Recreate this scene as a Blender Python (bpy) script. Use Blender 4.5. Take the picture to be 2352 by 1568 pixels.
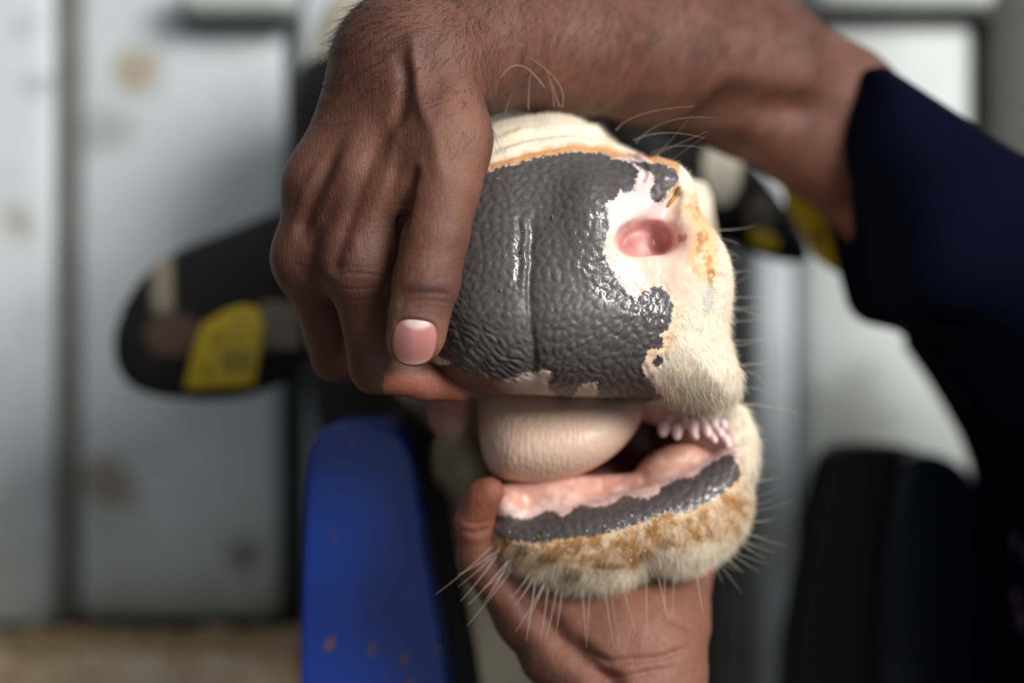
import bpy, bmesh, math, random
import numpy as np
from mathutils import Vector

# ---------------------------------------------------------------- camera, world, light
scene = bpy.context.scene
for o in list(bpy.data.objects):
    bpy.data.objects.remove(o)
CZ = 1.25
K = 0.36 / 1176.0
cam_data = bpy.data.cameras.new('camera')
cam_data.lens = 50.0
cam_data.sensor_width = 36.0
cam_data.clip_start = 0.02
cam_data.dof.use_dof = True
cam_data.dof.focus_distance = 0.549
cam_data.dof.aperture_fstop = 2.5
cam = bpy.data.objects.new('camera', cam_data)
cam.location = (0, 0, CZ)
cam.rotation_euler = (math.pi / 2, 0, 0)
scene.collection.objects.link(cam)
scene.camera = cam

world = bpy.data.worlds.new('overcast_sky')
scene.world = world
world.use_nodes = True
bg = world.node_tree.nodes['Background']
bg.inputs[0].default_value = (0.86, 0.93, 1.0, 1)
bg.inputs[1].default_value = 0.42

def area_light(name, loc, target, size, power, color):
    l = bpy.data.lights.new(name, 'AREA')
    l.shape = 'RECTANGLE'
    l.size, l.size_y = size
    l.energy = power
    l.color = color
    o = bpy.data.objects.new(name, l)
    o.location = loc
    o.rotation_euler = (Vector(target) - Vector(loc)).to_track_quat('-Z', 'Y').to_euler()
    scene.collection.objects.link(o)
    return o
area_light('daylight_opening', (1.32, -0.92, 2.12), (0.0, 0.62, 1.22), (0.95, 0.85), 57, (1.0, 0.97, 0.94))

vs = scene.view_settings
vs.view_transform = 'Standard'
vs.look = 'None'
vs.gamma = 1.0
vs.use_curve_mapping = False
vs.exposure = 0.20
try:
    scene.cycles.use_denoising = True
    scene.cycles.max_bounces = 5
    scene.cycles.diffuse_bounces = 3
    scene.cycles.glossy_bounces = 3
    scene.cycles.transmission_bounces = 4
    scene.cycles.caustics_reflective = False
    scene.cycles.caustics_refractive = False
except Exception:
    pass

# ---------------------------------------------------------------- helpers
def P(px, py, d):
    return np.array(((px - 1176.0) * K * d, d, CZ - (py - 784.0) * K * d))

def UV(co):
    return 1176.0 + co[:, 0] / (K * co[:, 1]), 784.0 - (co[:, 2] - CZ) / (K * co[:, 1])

def hash_f(ix, iy, iz, seed):
    h = (ix.astype(np.int64) * 374761393 + iy.astype(np.int64) * 668265263 + iz.astype(np.int64) * 2147483647 + seed * 974634777) & 0xFFFFFFFF
    h = ((h ^ (h >> 13)) * 1274126177) & 0xFFFFFFFF
    h = ((h ^ (h >> 16)) * 2246822519) & 0xFFFFFFFF
    h = h ^ (h >> 15)
    return (h & 0xFFFFFF).astype(np.float32) / float(0xFFFFFF)

def vnoise(x, y, z=None, seed=0):
    x = np.asarray(x, dtype=np.float64)
    y = np.asarray(y, dtype=np.float64)
    z = np.zeros_like(x) if z is None else np.asarray(z, dtype=np.float64)
    fx, fy, fz = np.floor(x), np.floor(y), np.floor(z)
    tx, ty, tz = x - fx, y - fy, z - fz
    tx, ty, tz = (t * t * (3 - 2 * t) for t in (tx, ty, tz))
    r = 0
    for i in (0, 1):
        for j in (0, 1):
            for k in (0, 1):
                w = (tx if i else 1 - tx) * (ty if j else 1 - ty) * (tz if k else 1 - tz)
                r = r + w * hash_f(fx + i, fy + j, fz + k, seed)
    return r

def fbm(x, y, z=None, seed=0, oct=3):
    r, a, s = 0, 0.5, 1.0
    for i in range(oct):
        r = r + a * vnoise(np.asarray(x) * s, np.asarray(y) * s, None if z is None else np.asarray(z) * s, seed + i)
        a *= 0.5
        s *= 2.03
    return r / (1 - 0.5 ** oct)

def worley(u, v, seed=0):
    fu, fv = np.floor(u), np.floor(v)
    f1 = np.full(u.shape, 9.0)
    f2 = np.full(u.shape, 9.0)
    z = np.zeros_like(fu)
    for i in (-1, 0, 1):
        for j in (-1, 0, 1):
            cx = fu + i + 0.1 + 0.8 * hash_f(fu + i, fv + j, z, seed)
            cy = fv + j + 0.1 + 0.8 * hash_f(fu + i, fv + j, z + 1, seed)
            d = np.hypot(u - cx, v - cy)
            f2 = np.where(d < f1, f1, np.minimum(f2, d))
            f1 = np.minimum(f1, d)
    return f1, f2

def sstep(a, b, x):
    t = np.clip((x - a) / (b - a), 0, 1)
    return t * t * (3 - 2 * t)

def chaikin(pts, n=2):
    pts = np.asarray(pts, dtype=np.float64)
    for _ in range(n):
        nx = np.roll(pts, -1, axis=0)
        out = np.empty((len(pts) * 2, pts.shape[1]))
        out[0::2] = pts * 0.75 + nx * 0.25
        out[1::2] = pts * 0.25 + nx * 0.75
        pts = out
    return pts

def sd_poly(x, y, pts):
    """signed distance to a closed polygon, negative inside"""
    pts = np.asarray(pts, dtype=np.float64)
    d = np.full(x.shape, 1e18)
    s = np.ones(x.shape, dtype=bool)
    j = len(pts) - 1
    for i in range(len(pts)):
        ax, ay = pts[i]
        bx, by = pts[j]
        ex, ey = bx - ax, by - ay
        wx, wy = x - ax, y - ay
        t = np.clip((wx * ex + wy * ey) / (ex * ex + ey * ey + 1e-18), 0, 1)
        d = np.minimum(d, (wx - ex * t) ** 2 + (wy - ey * t) ** 2)
        c = ((ay > y) != (by > y))
        if ey != 0:
            s ^= c & (x < ex * (y - ay) / ey + ax)
        j = i
    d = np.sqrt(d)
    return np.where(s, d, -d)

def smin(a, b, k):
    if k <= 0:
        return np.minimum(a, b)
    h = np.maximum(k - np.abs(a - b), 0) / k
    return np.minimum(a, b) - h * h * k * 0.25

def smax(a, b, k):
    return -smin(-a, -b, k)

def axis_coords(spans):
    """spans: list of (start, end, step) joined end to end"""
    out = []
    for a, b, s in spans:
        n = max(1, int(round((b - a) / s)))
        out.append(np.linspace(a, b, n + 1)[:-1])
    out.append(np.array([spans[-1][1]]))
    return np.concatenate(out)

class Field:
    def __init__(self, sx, sy, sz):
        self.a = [axis_coords(sx), axis_coords(sy), axis_coords(sz)]
        self.F = np.full([len(c) for c in self.a], 0.5, dtype=np.float32)
    def box(self, lo, hi):
        sl = []
        for c, l, h in zip(self.a, lo, hi):
            i0 = max(0, int(np.searchsorted(c, l)) - 2)
            i1 = min(len(c), int(np.searchsorted(c, h)) + 2)
            sl.append(slice(i0, max(i1, i0 + 1)))
        X = self.a[0][sl[0]].astype(np.float32)[:, None, None]
        Y = self.a[1][sl[1]].astype(np.float32)[None, :, None]
        Z = self.a[2][sl[2]].astype(np.float32)[None, None, :]
        return tuple(sl), X, Y, Z
    def apply(self, fn, lo, hi, k, op='add'):
        m = k + 0.012
        sl, X, Y, Z = self.box(np.asarray(lo) - m, np.asarray(hi) + m)
        d = fn(X, Y, Z)
        if op == 'add':
            self.F[sl] = smin(self.F[sl], d, k)
        elif op == 'cut':
            self.F[sl] = smax(self.F[sl], -d, k)
    def cone(self, a, b, ra, rb, k=0.004, op='add', flat=None):
        a, b = np.asarray(a, dtype=np.float32), np.asarray(b, dtype=np.float32)
        ra, rb, k = float(ra), float(rb), float(k)
        r = max(ra, rb) * (1.0 if flat is None else max(1.0, 1.0 / flat[1]))
        lo, hi = np.minimum(a, b) - r, np.maximum(a, b) + r
        e = b - a
        L = float(e @ e) + 1e-12
        e = [float(q) for q in e]
        a_ = [float(q) for q in a]
        def fn(X, Y, Z):
            wx, wy, wz = X - a_[0], Y - a_[1], Z - a_[2]
            t = np.clip((wx * e[0] + wy * e[1] + wz * e[2]) / L, 0, 1)
            qx, qy, qz = wx - e[0] * t, wy - e[1] * t, wz - e[2] * t
            if flat is not None:
                n, s = flat
                dn = qx * n[0] + qy * n[1] + qz * n[2]
                g = (s - 1.0) * dn
                qx, qy, qz = qx + g * n[0], qy + g * n[1], qz + g * n[2]
            return np.sqrt(qx * qx + qy * qy + qz * qz) - (ra + (rb - ra) * t)
        self.apply(fn, lo, hi, k, op)
    def chain(self, pts, k=0.004, k0=None, op='add', flat=None):
        """pts: (px, py, depth, radius in cm)"""
        for i in range(len(pts) - 1):
            a, b = pts[i], pts[i + 1]
            self.cone(P(*a[:3]), P(*b[:3]), a[3] / 100, b[3] / 100, (k0 if (i == 0 and k0 is not None) else k), op, flat)
    def ell(self, c, rad, k=0.004, op='add', rot=None):
        c = np.asarray(c, dtype=np.float64)
        R = [[1.0, 0.0, 0.0], [0.0, 1.0, 0.0], [0.0, 0.0, 1.0]] if rot is None else [[float(q) for q in r_] for r_ in rot]
        m = max(rad)
        rx, ry, rz = (float(q) for q in rad)
        cc = [float(q) for q in c]
        def fn(X, Y, Z):
            wx, wy, wz = X - cc[0], Y - cc[1], Z - cc[2]
            q = [R[i][0] * wx + R[i][1] * wy + R[i][2] * wz for i in range(3)]
            k0 = np.sqrt((q[0] / rx) ** 2 + (q[1] / ry) ** 2 + (q[2] / rz) ** 2)
            k1 = np.sqrt((q[0] / rx ** 2) ** 2 + (q[1] / ry ** 2) ** 2 + (q[2] / rz ** 2) ** 2) + 1e-9
            return k0 * (k0 - 1) / k1
        self.apply(fn, c - m, c + m, k, op)
    def prism(self, pts, dref, front, back, k_round, k=0.004, op='add', smooth=2):
        """outline (pixels at depth dref) turned into a rounded solid; front(x, z) and back are depths"""
        w = chaikin([P(p[0], p[1], dref) for p in pts], smooth)[:, [0, 2]]
        lo = np.array([w[:, 0].min(), 0, w[:, 1].min()])
        hi = np.array([w[:, 0].max(), back, w[:, 1].max()])
        def fn(X, Y, Z):
            x2 = np.broadcast_to(X[:, 0, :], (X.shape[0], Z.shape[2]))
            z2 = np.broadcast_to(Z[0, 0, :][None, :], x2.shape)
            d2 = sd_poly(x2.astype(np.float64), z2.astype(np.float64), w)
            fr = front(x2, z2) if callable(front) else np.full(x2.shape, front)
            d2 = d2.astype(np.float32)[:, None, :]
            fr = fr.astype(np.float32)[:, None, :]
            f = smax(d2, fr - Y, k_round)
            return smax(f, Y - back, min(k_round, 0.02))
        frmin = 0.2
        lo[1] = frmin
        self.apply(fn, lo, hi, k, op)
    def sample(self, co):
        idx, fr = [], []
        for ax in range(3):
            c = self.a[ax]
            i = np.clip(np.searchsorted(c, co[:, ax]) - 1, 0, len(c) - 2)
            idx.append(i)
            fr.append(np.clip((co[:, ax] - c[i]) / (c[i + 1] - c[i]), 0, 1))
        r = 0
        for i in (0, 1):
            for j in (0, 1):
                for k in (0, 1):
                    w = (fr[0] if i else 1 - fr[0]) * (fr[1] if j else 1 - fr[1]) * (fr[2] if k else 1 - fr[2])
                    r = r + w * self.F[idx[0] + i, idx[1] + j, idx[2] + k]
        return r
    def front_depth(self, px, py, d0, d1, n=160):
        """first surface depth met going away from the lens side along straight lines"""
        px, py = np.asarray(px, dtype=np.float64), np.asarray(py, dtype=np.float64)
        ds = np.linspace(d0, d1, n)
        best = np.full(px.shape, np.nan)
        prev = None
        for d in ds:
            co = np.stack([(px - 1176) * K * d, np.full(px.shape, d), CZ - (py - 784) * K * d], 1)
            f = self.sample(co)
            if prev is not None:
                hit = np.isnan(best) & (f <= 0) & (prev > 0)
                t = prev / (prev - f + 1e-12)
                best = np.where(hit, d - (ds[1] - ds[0]) * (1 - t), best)
            prev = f
        return best
    def mesh(self, relax=2):
        F = self.F
        S = F < 0
        nx, ny, nz = S.shape
        allc = np.ones((nx - 1, ny - 1, nz - 1), dtype=bool)
        anyc = np.zeros_like(allc)
        for i in (0, 1):
            for j in (0, 1):
                for k in (0, 1):
                    s = S[i:nx - 1 + i, j:ny - 1 + j, k:nz - 1 + k]
                    allc &= s
                    anyc |= s
        act = anyc & ~allc
        ci = np.argwhere(act)
        vid = np.full(act.shape, -1, dtype=np.int64)
        vid[act] = np.arange(len(ci))
        val = np.empty((len(ci), 2, 2, 2), dtype=np.float32)
        for i in (0, 1):
            for j in (0, 1):
                for k in (0, 1):
                    val[:, i, j, k] = F[ci[:, 0] + i, ci[:, 1] + j, ci[:, 2] + k]
        acc = np.zeros((len(ci), 3))
        cnt = np.zeros(len(ci))
        for ax in range(3):
            for p in (0, 1):
                for q in (0, 1):
                    if ax == 0:
                        a, b, off = val[:, 0, p, q], val[:, 1, p, q], (0, p, q)
                    elif ax == 1:
                        a, b, off = val[:, p, 0, q], val[:, p, 1, q], (p, 0, q)
                    else:
                        a, b, off = val[:, p, q, 0], val[:, p, q, 1], (p, q, 0)
                    cr = (a < 0) != (b < 0)
                    t = np.where(cr, a / np.where(cr, a - b, 1), 0)
                    pos = np.array(off, dtype=np.float64)[None, :].repeat(len(ci), 0)
                    pos[:, ax] = t
                    acc += pos * cr[:, None]
                    cnt += cr
        loc = acc / cnt[:, None]
        co = np.empty((len(ci), 3))
        for ax in range(3):
            c = self.a[ax]
            co[:, ax] = c[ci[:, ax]] + loc[:, ax] * (c[ci[:, ax] + 1] - c[ci[:, ax]])
        quads = []
        for ax in range(3):
            sl0 = [slice(None)] * 3
            sl1 = [slice(None)] * 3
            sl0[ax] = slice(0, -1)
            sl1[ax] = slice(1, None)
            a, b = S[tuple(sl0)], S[tuple(sl1)]
            e = np.argwhere(a != b)
            o1, o2 = [(1, 2), (2, 0), (0, 1)][ax]
            ok = (e[:, o1] > 0) & (e[:, o2] > 0) & (e[:, o1] < S.shape[o1] - 1) & (e[:, o2] < S.shape[o2] - 1)
            e = e[ok]
            inside_first = a[e[:, 0], e[:, 1], e[:, 2]]
            q = []
            for d1, d2 in ((-1, -1), (0, -1), (0, 0), (-1, 0)):
                c = e.copy()
                c[:, o1] += d1
                c[:, o2] += d2
                q.append(vid[c[:, 0], c[:, 1], c[:, 2]])
            q = np.stack(q, 1)
            q[~inside_first] = q[~inside_first][:, ::-1]
            quads.append(q)
        quads = np.concatenate(quads)
        quads = quads[(quads >= 0).all(1)]
        e = np.concatenate([quads[:, [0, 1]], quads[:, [1, 2]], quads[:, [2, 3]], quads[:, [3, 0]]])
        n = len(co)
        deg = np.bincount(e[:, 0], minlength=n) + np.bincount(e[:, 1], minlength=n)
        for it in range(relax * 2):
            lam = 0.5 if it % 2 == 0 else -0.35
            new = np.empty_like(co)
            for ax in range(3):
                s = np.bincount(e[:, 0], weights=co[e[:, 1], ax], minlength=n) + np.bincount(e[:, 1], weights=co[e[:, 0], ax], minlength=n)
                new[:, ax] = s / np.maximum(deg, 1)
            co = co + lam * (new - co)
        return co, quads

def mesh_from(name, co, faces):
    me = bpy.data.meshes.new(name)
    co = np.asarray(co, dtype=np.float32)
    faces = np.asarray(faces, dtype=np.int32)
    n, f, c = len(co), len(faces), faces.shape[1]
    me.vertices.add(n)
    me.vertices.foreach_set('co', co.ravel())
    me.loops.add(f * c)
    me.loops.foreach_set('vertex_index', faces.ravel())
    me.polygons.add(f)
    me.polygons.foreach_set('loop_start', np.arange(f, dtype=np.int32) * c)
    me.update(calc_edges=True)
    me.shade_smooth()
    return me

def catmull(co, q):
    """one Catmull-Clark step on an all-quad mesh"""
    n, f = len(co), len(q)
    fp = co[q].mean(1)
    e = np.stack([q, np.roll(q, -1, axis=1)], 2).reshape(-1, 2)
    es = np.sort(e, axis=1)
    key = es[:, 0].astype(np.int64) * n + es[:, 1]
    uq, inv = np.unique(key, return_inverse=True)
    inv = inv.ravel()
    ea, eb = uq // n, uq % n
    cnt = np.bincount(inv, minlength=len(uq)).astype(np.float64)
    fi = np.repeat(np.arange(f), 4)
    mid = 0.5 * (co[ea] + co[eb])
    fsum = np.stack([np.bincount(inv, weights=fp[fi, a], minlength=len(uq)) for a in range(3)], 1)
    ep = np.where((cnt >= 2)[:, None], 0.5 * (mid + fsum / cnt[:, None]), mid)
    val = np.bincount(q.ravel(), minlength=n).astype(np.float64)
    qf = np.stack([np.bincount(q.ravel(), weights=np.repeat(fp[:, a], 4), minlength=n) for a in range(3)], 1) / val[:, None]
    deg = (np.bincount(ea, minlength=n) + np.bincount(eb, minlength=n)).astype(np.float64)
    rm = np.stack([np.bincount(ea, weights=mid[:, a], minlength=n) + np.bincount(eb, weights=mid[:, a], minlength=n) for a in range(3)], 1) / deg[:, None]
    vp = (qf + 2 * rm + (val - 3)[:, None] * co) / val[:, None]
    bad = (deg != val)
    vp[bad] = co[bad]
    out = np.concatenate([vp, ep, fp])
    E = n + inv.reshape(f, 4)
    Fp = n + len(uq) + np.arange(f)
    Q = np.stack([np.stack([q[:, i], E[:, i], Fp, E[:, i - 1]], 1) for i in range(4)], 1).reshape(-1, 4)
    return out, Q

def subdivided(name, co, q):
    co, q = catmull(co, q)
    return mesh_from(name, co, q)

def verts_of(me):
    a = np.empty(len(me.vertices) * 3, dtype=np.float32)
    me.vertices.foreach_get('co', a)
    return a.reshape(-1, 3).astype(np.float64)

def normals_of(me):
    a = np.empty(len(me.vertices) * 3, dtype=np.float32)
    me.vertex_normals.foreach_get('vector', a)
    return a.reshape(-1, 3).astype(np.float64)

def set_verts(me, co):
    me.vertices.foreach_set('co', np.asarray(co, dtype=np.float32).ravel())
    me.update()

def attr_f(me, name, v):
    a = me.attributes.new(name, 'FLOAT', 'POINT')
    a.data.foreach_set('value', np.asarray(v, dtype=np.float32))

def attr_c(me, name, rgb):
    a = me.attributes.new(name, 'FLOAT_COLOR', 'POINT')
    c = np.ones((len(rgb), 4), dtype=np.float32)
    c[:, :3] = rgb
    a.data.foreach_set('color', c.ravel())

def link(name, me, mat=None, parent=None):
    o = bpy.data.objects.new(name, me)
    scene.collection.objects.link(o)
    if mat is not None and me is not None:
        if len(me.materials) == 0:
            me.materials.append(mat)
    if parent is not None:
        o.parent = parent
    return o

def tag(o, label=None, cat=None, group=None, kind=None):
    if label:
        o['label'] = label
    if cat:
        o['category'] = cat
    if group:
        o['group'] = group
    if kind:
        o['kind'] = kind
    return o

def srgb(r, g, b):
    f = lambda c: (c / 255.0) / 12.92 if c / 255.0 <= 0.04045 else ((c / 255.0 + 0.055) / 1.055) ** 2.4
    return np.array((f(r), f(g), f(b)))

class Mat:
    def __init__(self, name):
        self.m = bpy.data.materials.new(name)
        self.m.use_nodes = True
        self.nt = self.m.node_tree
        self.b = self.nt.nodes['Principled BSDF']
    def n(self, t, **kw):
        nd = self.nt.nodes.new(t)
        for k, v in kw.items():
            if k.startswith('_'):
                nd.inputs[k[1:].replace('_', ' ')].default_value = v
            else:
                setattr(nd, k, v)
        return nd
    def l(self, a, b):
        self.nt.links.new(a, b)
    def set(self, **kw):
        for k, v in kw.items():
            self.b.inputs[k.replace('_', ' ')].default_value = v
        return self
    def attr(self, name):
        return self.n('ShaderNodeAttribute', attribute_name=name)
    def coord(self):
        return self.n('ShaderNodeTexCoord').outputs['Object']
    def noise(self, scale, detail=3, rough=0.5, vec=None):
        nd = self.n('ShaderNodeTexNoise', _Scale=scale, _Detail=detail, _Roughness=rough)
        self.l(vec if vec is not None else self.coord(), nd.inputs['Vector'])
        return nd.outputs['Fac']
    def math(self, op, a, b=None, c=None, clamp=False):
        nd = self.n('ShaderNodeMath', operation=op, use_clamp=clamp)
        for i, v in enumerate((a, b, c)):
            if v is None:
                continue
            if isinstance(v, (int, float)):
                nd.inputs[i].default_value = v
            else:
                self.l(v, nd.inputs[i])
        return nd.outputs[0]
    def step(self, v, a, b, ta=0.0, tb=1.0):
        nd = self.n('ShaderNodeMapRange', interpolation_type='SMOOTHSTEP')
        self.l(v, nd.inputs[0])
        for i, x in zip((1, 2, 3, 4), (a, b, ta, tb)):
            nd.inputs[i].default_value = x
        return nd.outputs[0]
    def mix(self, fac, a, b, blend='MIX'):
        nd = self.n('ShaderNodeMix', data_type='RGBA', blend_type=blend)
        for s, v in ((nd.inputs[0], fac), (nd.inputs[6], a), (nd.inputs[7], b)):
            if isinstance(v, (int, float)):
                s.default_value = v
            elif isinstance(v, (tuple, list, np.ndarray)):
                s.default_value = (float(v[0]), float(v[1]), float(v[2]), 1)
            else:
                self.l(v, s)
        return nd.outputs[2]
    def bump(self, h, strength=0.5, dist=0.001, normal=None):
        nd = self.n('ShaderNodeBump', _Strength=strength, _Distance=dist)
        self.l(h, nd.inputs['Height'])
        if normal is not None:
            self.l(normal, nd.inputs['Normal'])
        return nd.outputs[0]

def plain_mat(name, col, rough=0.5, metal=0.0, var=0.15, scale=30, bump=0.1, bdist=0.002):
    M = Mat(name)
    nz = M.noise(scale, 4, 0.6)
    c = M.mix(M.step(nz, 0.3, 0.7), [x * (1 - var) for x in col], [min(1, x * (1 + var)) for x in col])
    M.l(c, M.b.inputs['Base Color'])
    M.set(Roughness=rough, Metallic=metal)
    if bump > 0:
        M.l(M.bump(nz, bump, bdist), M.b.inputs['Normal'])
    return M.m

def solid(name, pxpts, dref, d0, d1, bevel, mat, parent=None, smooth=0, segs=3):
    """a plate: outline given in photo pixels at depth dref, real thickness from d0 to d1"""
    pts = chaikin(pxpts, smooth) if smooth else np.asarray(pxpts, dtype=float)
    bm = bmesh.new()
    vs = [bm.verts.new((P(p[0], p[1], dref)[0], d0, P(p[0], p[1], dref)[2])) for p in pts]
    f = bm.faces.new(vs)
    r = bmesh.ops.extrude_face_region(bm, geom=[f])
    for v in [g for g in r['geom'] if isinstance(g, bmesh.types.BMVert)]:
        v.co.y = d1
    bmesh.ops.recalc_face_normals(bm, faces=bm.faces)
    if bevel > 0:
        bmesh.ops.bevel(bm, geom=list(bm.edges), offset=bevel, segments=segs, affect='EDGES', profile=0.5, clamp_overlap=True)
    me = bpy.data.meshes.new(name)
    bm.to_mesh(me)
    bm.free()
    me.shade_smooth()
    try:
        me.set_sharp_from_angle(angle=math.radians(50))
    except Exception:
        pass
    return link(name, me, mat, parent)

def box(name, lo, hi, bevel, mat, parent=None, segs=2):
    bm = bmesh.new()
    bmesh.ops.create_cube(bm, size=1.0)
    lo, hi = np.asarray(lo, dtype=float), np.asarray(hi, dtype=float)
    for v in bm.verts:
        v.co = Vector(lo + (np.array(v.co) + 0.5) * (hi - lo))
    if bevel > 0:
        bmesh.ops.bevel(bm, geom=list(bm.edges), offset=bevel, segments=segs, affect='EDGES', profile=0.5, clamp_overlap=True)
    me = bpy.data.meshes.new(name)
    bm.to_mesh(me)
    bm.free()
    me.shade_smooth()
    try:
        me.set_sharp_from_angle(angle=math.radians(40))
    except Exception:
        pass
    return link(name, me, mat, parent)

def strands(paths, radii, sides=3):
    """paths (n, m, 3), radii (n, m): thin tapered hairs as one vertex/face set"""
    n, m, _ = paths.shape
    t = np.gradient(paths, axis=1)
    t /= np.linalg.norm(t, axis=2, keepdims=True) + 1e-12
    tm = np.abs(t.mean(1, keepdims=True))
    ref = np.eye(3)[np.argmin(tm, axis=2)]
    a = np.cross(t, ref)
    a /= np.linalg.norm(a, axis=2, keepdims=True) + 1e-12
    b = np.cross(t, a)
    ring = []
    for s in range(sides):
        an = 2 * math.pi * s / sides
        ring.append(paths + radii[..., None] * (math.cos(an) * a + math.sin(an) * b))
    co = np.stack(ring, 2).reshape(-1, 3)
    base = (np.arange(n) * m * sides)[:, None, None]
    f = []
    for i in range(m - 1):
        for s in range(sides):
            s2 = (s + 1) % sides
            f.append([i * sides + s, i * sides + s2, (i + 1) * sides + s2, (i + 1) * sides + s])
    faces = (np.array(f)[None] + base).reshape(-1, 4)
    return co, faces

# ---------------------------------------------------------------- setting: floor, metal panels, ledge, yoke bars
def metal_mat(name, col, dirt, rough=0.5, metal=0.0):
    M = Mat(name)
    co = M.coord()
    a = M.noise(6, 5, 0.6, co)
    b = M.noise(45, 3, 0.6, co)
    c = M.mix(M.step(a, 0.35, 0.7), [x * 1.05 for x in col], [x * 0.86 for x in col])
    c = M.mix(M.step(b, 0.60, 0.80, 0, 0.35), c, dirt)
    sep = M.n('ShaderNodeSeparateXYZ')
    M.l(co, sep.inputs[0])
    low = M.step(sep.outputs[2], 1.22, 0.98)
    big = M.noise(3.0, 4, 0.7, co)
    c = M.mix(M.math('MULTIPLY', low, M.step(big, 0.25, 0.7, 0.2, 0.8)), c, dirt)
    for (px, py, r, sc) in ((312, 165, 0.030, (172, 150, 112)), (60, 70, 0.022, (120, 126, 124)), (55, 510, 0.025, (160, 146, 120)), (560, 1270, 0.02, (104, 100, 90)), (250, 1110, 0.03, (140, 128, 112)), (90, 200, 0.02, (130, 136, 134)), (240, 300, 0.03, (176, 180, 176)), (1950, 950, 0.05, (160, 162, 156)), (1900, 1250, 0.05, (150, 140, 120))):
        vd = M.n('ShaderNodeVectorMath', operation='DISTANCE')
        M.l(co, vd.inputs[0])
        vd.inputs[1].default_value = tuple(P(px, py, 1.14))
        dd = M.math('ADD', vd.outputs['Value'], M.math('MULTIPLY', M.math('SUBTRACT', M.noise(30, 3, 0.6, co), 0.5), r * 1.2))
        c = M.mix(M.step(dd, r, r * 0.3, 0, 0.75), c, srgb(*sc))
    M.l(c, M.b.inputs['Base Color'])
    M.set(Roughness=rough, Metallic=metal)
    M.l(M.bump(b, 0.15, 0.002), M.b.inputs['Normal'])
    return M.m
M_PANEL = metal_mat('galvanised_panel', srgb(219, 226, 228), srgb(140, 125, 102))
M_PANEL_W = metal_mat('white_panel', srgb(206, 211, 209), srgb(140, 134, 116))
M_RUBBER = plain_mat('black_rubber', srgb(16, 16, 17), 0.6, 0, 0.2, 60)
M_DARK = plain_mat('dark_gap', srgb(34, 34, 32), 0.7)
M_OLIVE = plain_mat('olive_steel', srgb(40, 40, 32), 0.6)
M_TUBE = plain_mat('grey_steel_tube', srgb(92, 94, 94), 0.4, 0.5)
M_FLOOR = plain_mat('floor_concrete', srgb(96, 84, 68), 0.9, 0, 0.3, 14, 0.5, 0.01)

M_BOARD = plain_mat('blocker_boards', srgb(58, 46, 36), 0.85, 0, 0.35, 8)
light_blocker = tag(box('light_blocker_left', (-1.32, -1.4, 0.0), (-1.27, 1.12, 2.9), 0.0, M_BOARD), kind='structure')  # unseen wall, added to block sky fill from the left
floor = tag(box('floor', (-2.5, -1.5, -0.05), (2.5, 3.0, 0.0), 0, M_FLOOR), kind='structure')

def wall(name, x0, x1, y):
    return tag(box(name, (x0, y, 0.0), (x1, y + 0.03, 2.05), 0.002, M_DARK), kind='structure')

def X(px, d):
    return (px - 1176) * K * d

def Zp(py, d):
    return CZ - (py - 784) * K * d

DW = 1.14
wb_ = tag(box('wall_back', (-1.6, 2.4, 0.0), (1.8, 2.45, 2.6), 0.0, plain_mat('shed_wall', srgb(70, 66, 60), 0.9)), kind='structure')
wl = wall('wall_left', -1.3, X(676, DW), DW + 0.03)
wr = wall('wall_right', X(1698, DW), 1.5, DW + 0.03)
# upright sheet-metal panels, each with folded edges
def panel(parent, pa, pb, d, top, bottom, mat, bev=0.008):
    return box('panel', (X(pa, d), d, bottom), (X(pb, d), d + 0.028, top), bev, mat, parent, 3)
panel(wl, -420, 118, DW - 0.012, 2.0, Zp(1432, DW), M_PANEL)
panel(wl, 172, 648, DW, 2.0, Zp(1428, DW), M_PANEL, 0.012)
box('rib', (X(112, DW), DW - 0.004, Zp(1432, DW)), (X(178, DW), DW + 0.028, 2.0), 0.004, plain_mat('rib_steel', srgb(120, 120, 114), 0.5, 0.2), wl)
panel(wl, 664, 800, DW + 0.05, 2.0, 0.2, M_PANEL)
panel(wl, -1020, -436, DW - 0.012, 2.0, 0.05, M_PANEL)
panel(wl, -1560, -1036, DW - 0.012, 2.0, 0.05, M_PANEL)
panel(wr, 2430, 2900, DW, 2.0, 0.1, M_PANEL)
panel(wr, 2916, 3400, DW, 2.0, 0.1, M_PANEL)
panel(wr, 1728, 1829, DW, 2.0, 0.1, M_PANEL)
panel(wr, 1841, 2246, DW, 2.0, 0.1, M_PANEL_W, 0.012)
box('olive_channel', (X(2252, DW), DW - 0.02, 0.0), (X(2424, DW), DW + 0.03, 2.05), 0.004, M_OLIVE, wr)
# the rounded cross bars near the top of the gate
def crossbar(pa, pb, pya, pyb, d, th, label):
    f = d - th
    o = box('cross_bar', (X(pa, f), f, Zp(pyb, f)), (X(pb, f), d, Zp(pya, f)), 0.012, M_PANEL_W, None, 5)
    f = d - th * 0.5
    strip = box('bar_shadow_strip', (X(pa + 8, f), f, Zp(pyb + 30, f)), (X(pb, f), d, Zp(pyb - 6, f)), 0.003, M_RUBBER, o)  # dark strip added in place of the shadow under the bar
    return tag(o, label, 'bar')
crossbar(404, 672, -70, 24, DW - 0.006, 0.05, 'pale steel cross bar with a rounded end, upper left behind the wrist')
crossbar(1872, 2296, -80, 12, DW - 0.006, 0.03, 'pale steel cross bar at the top right above the navy sleeve')

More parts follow.
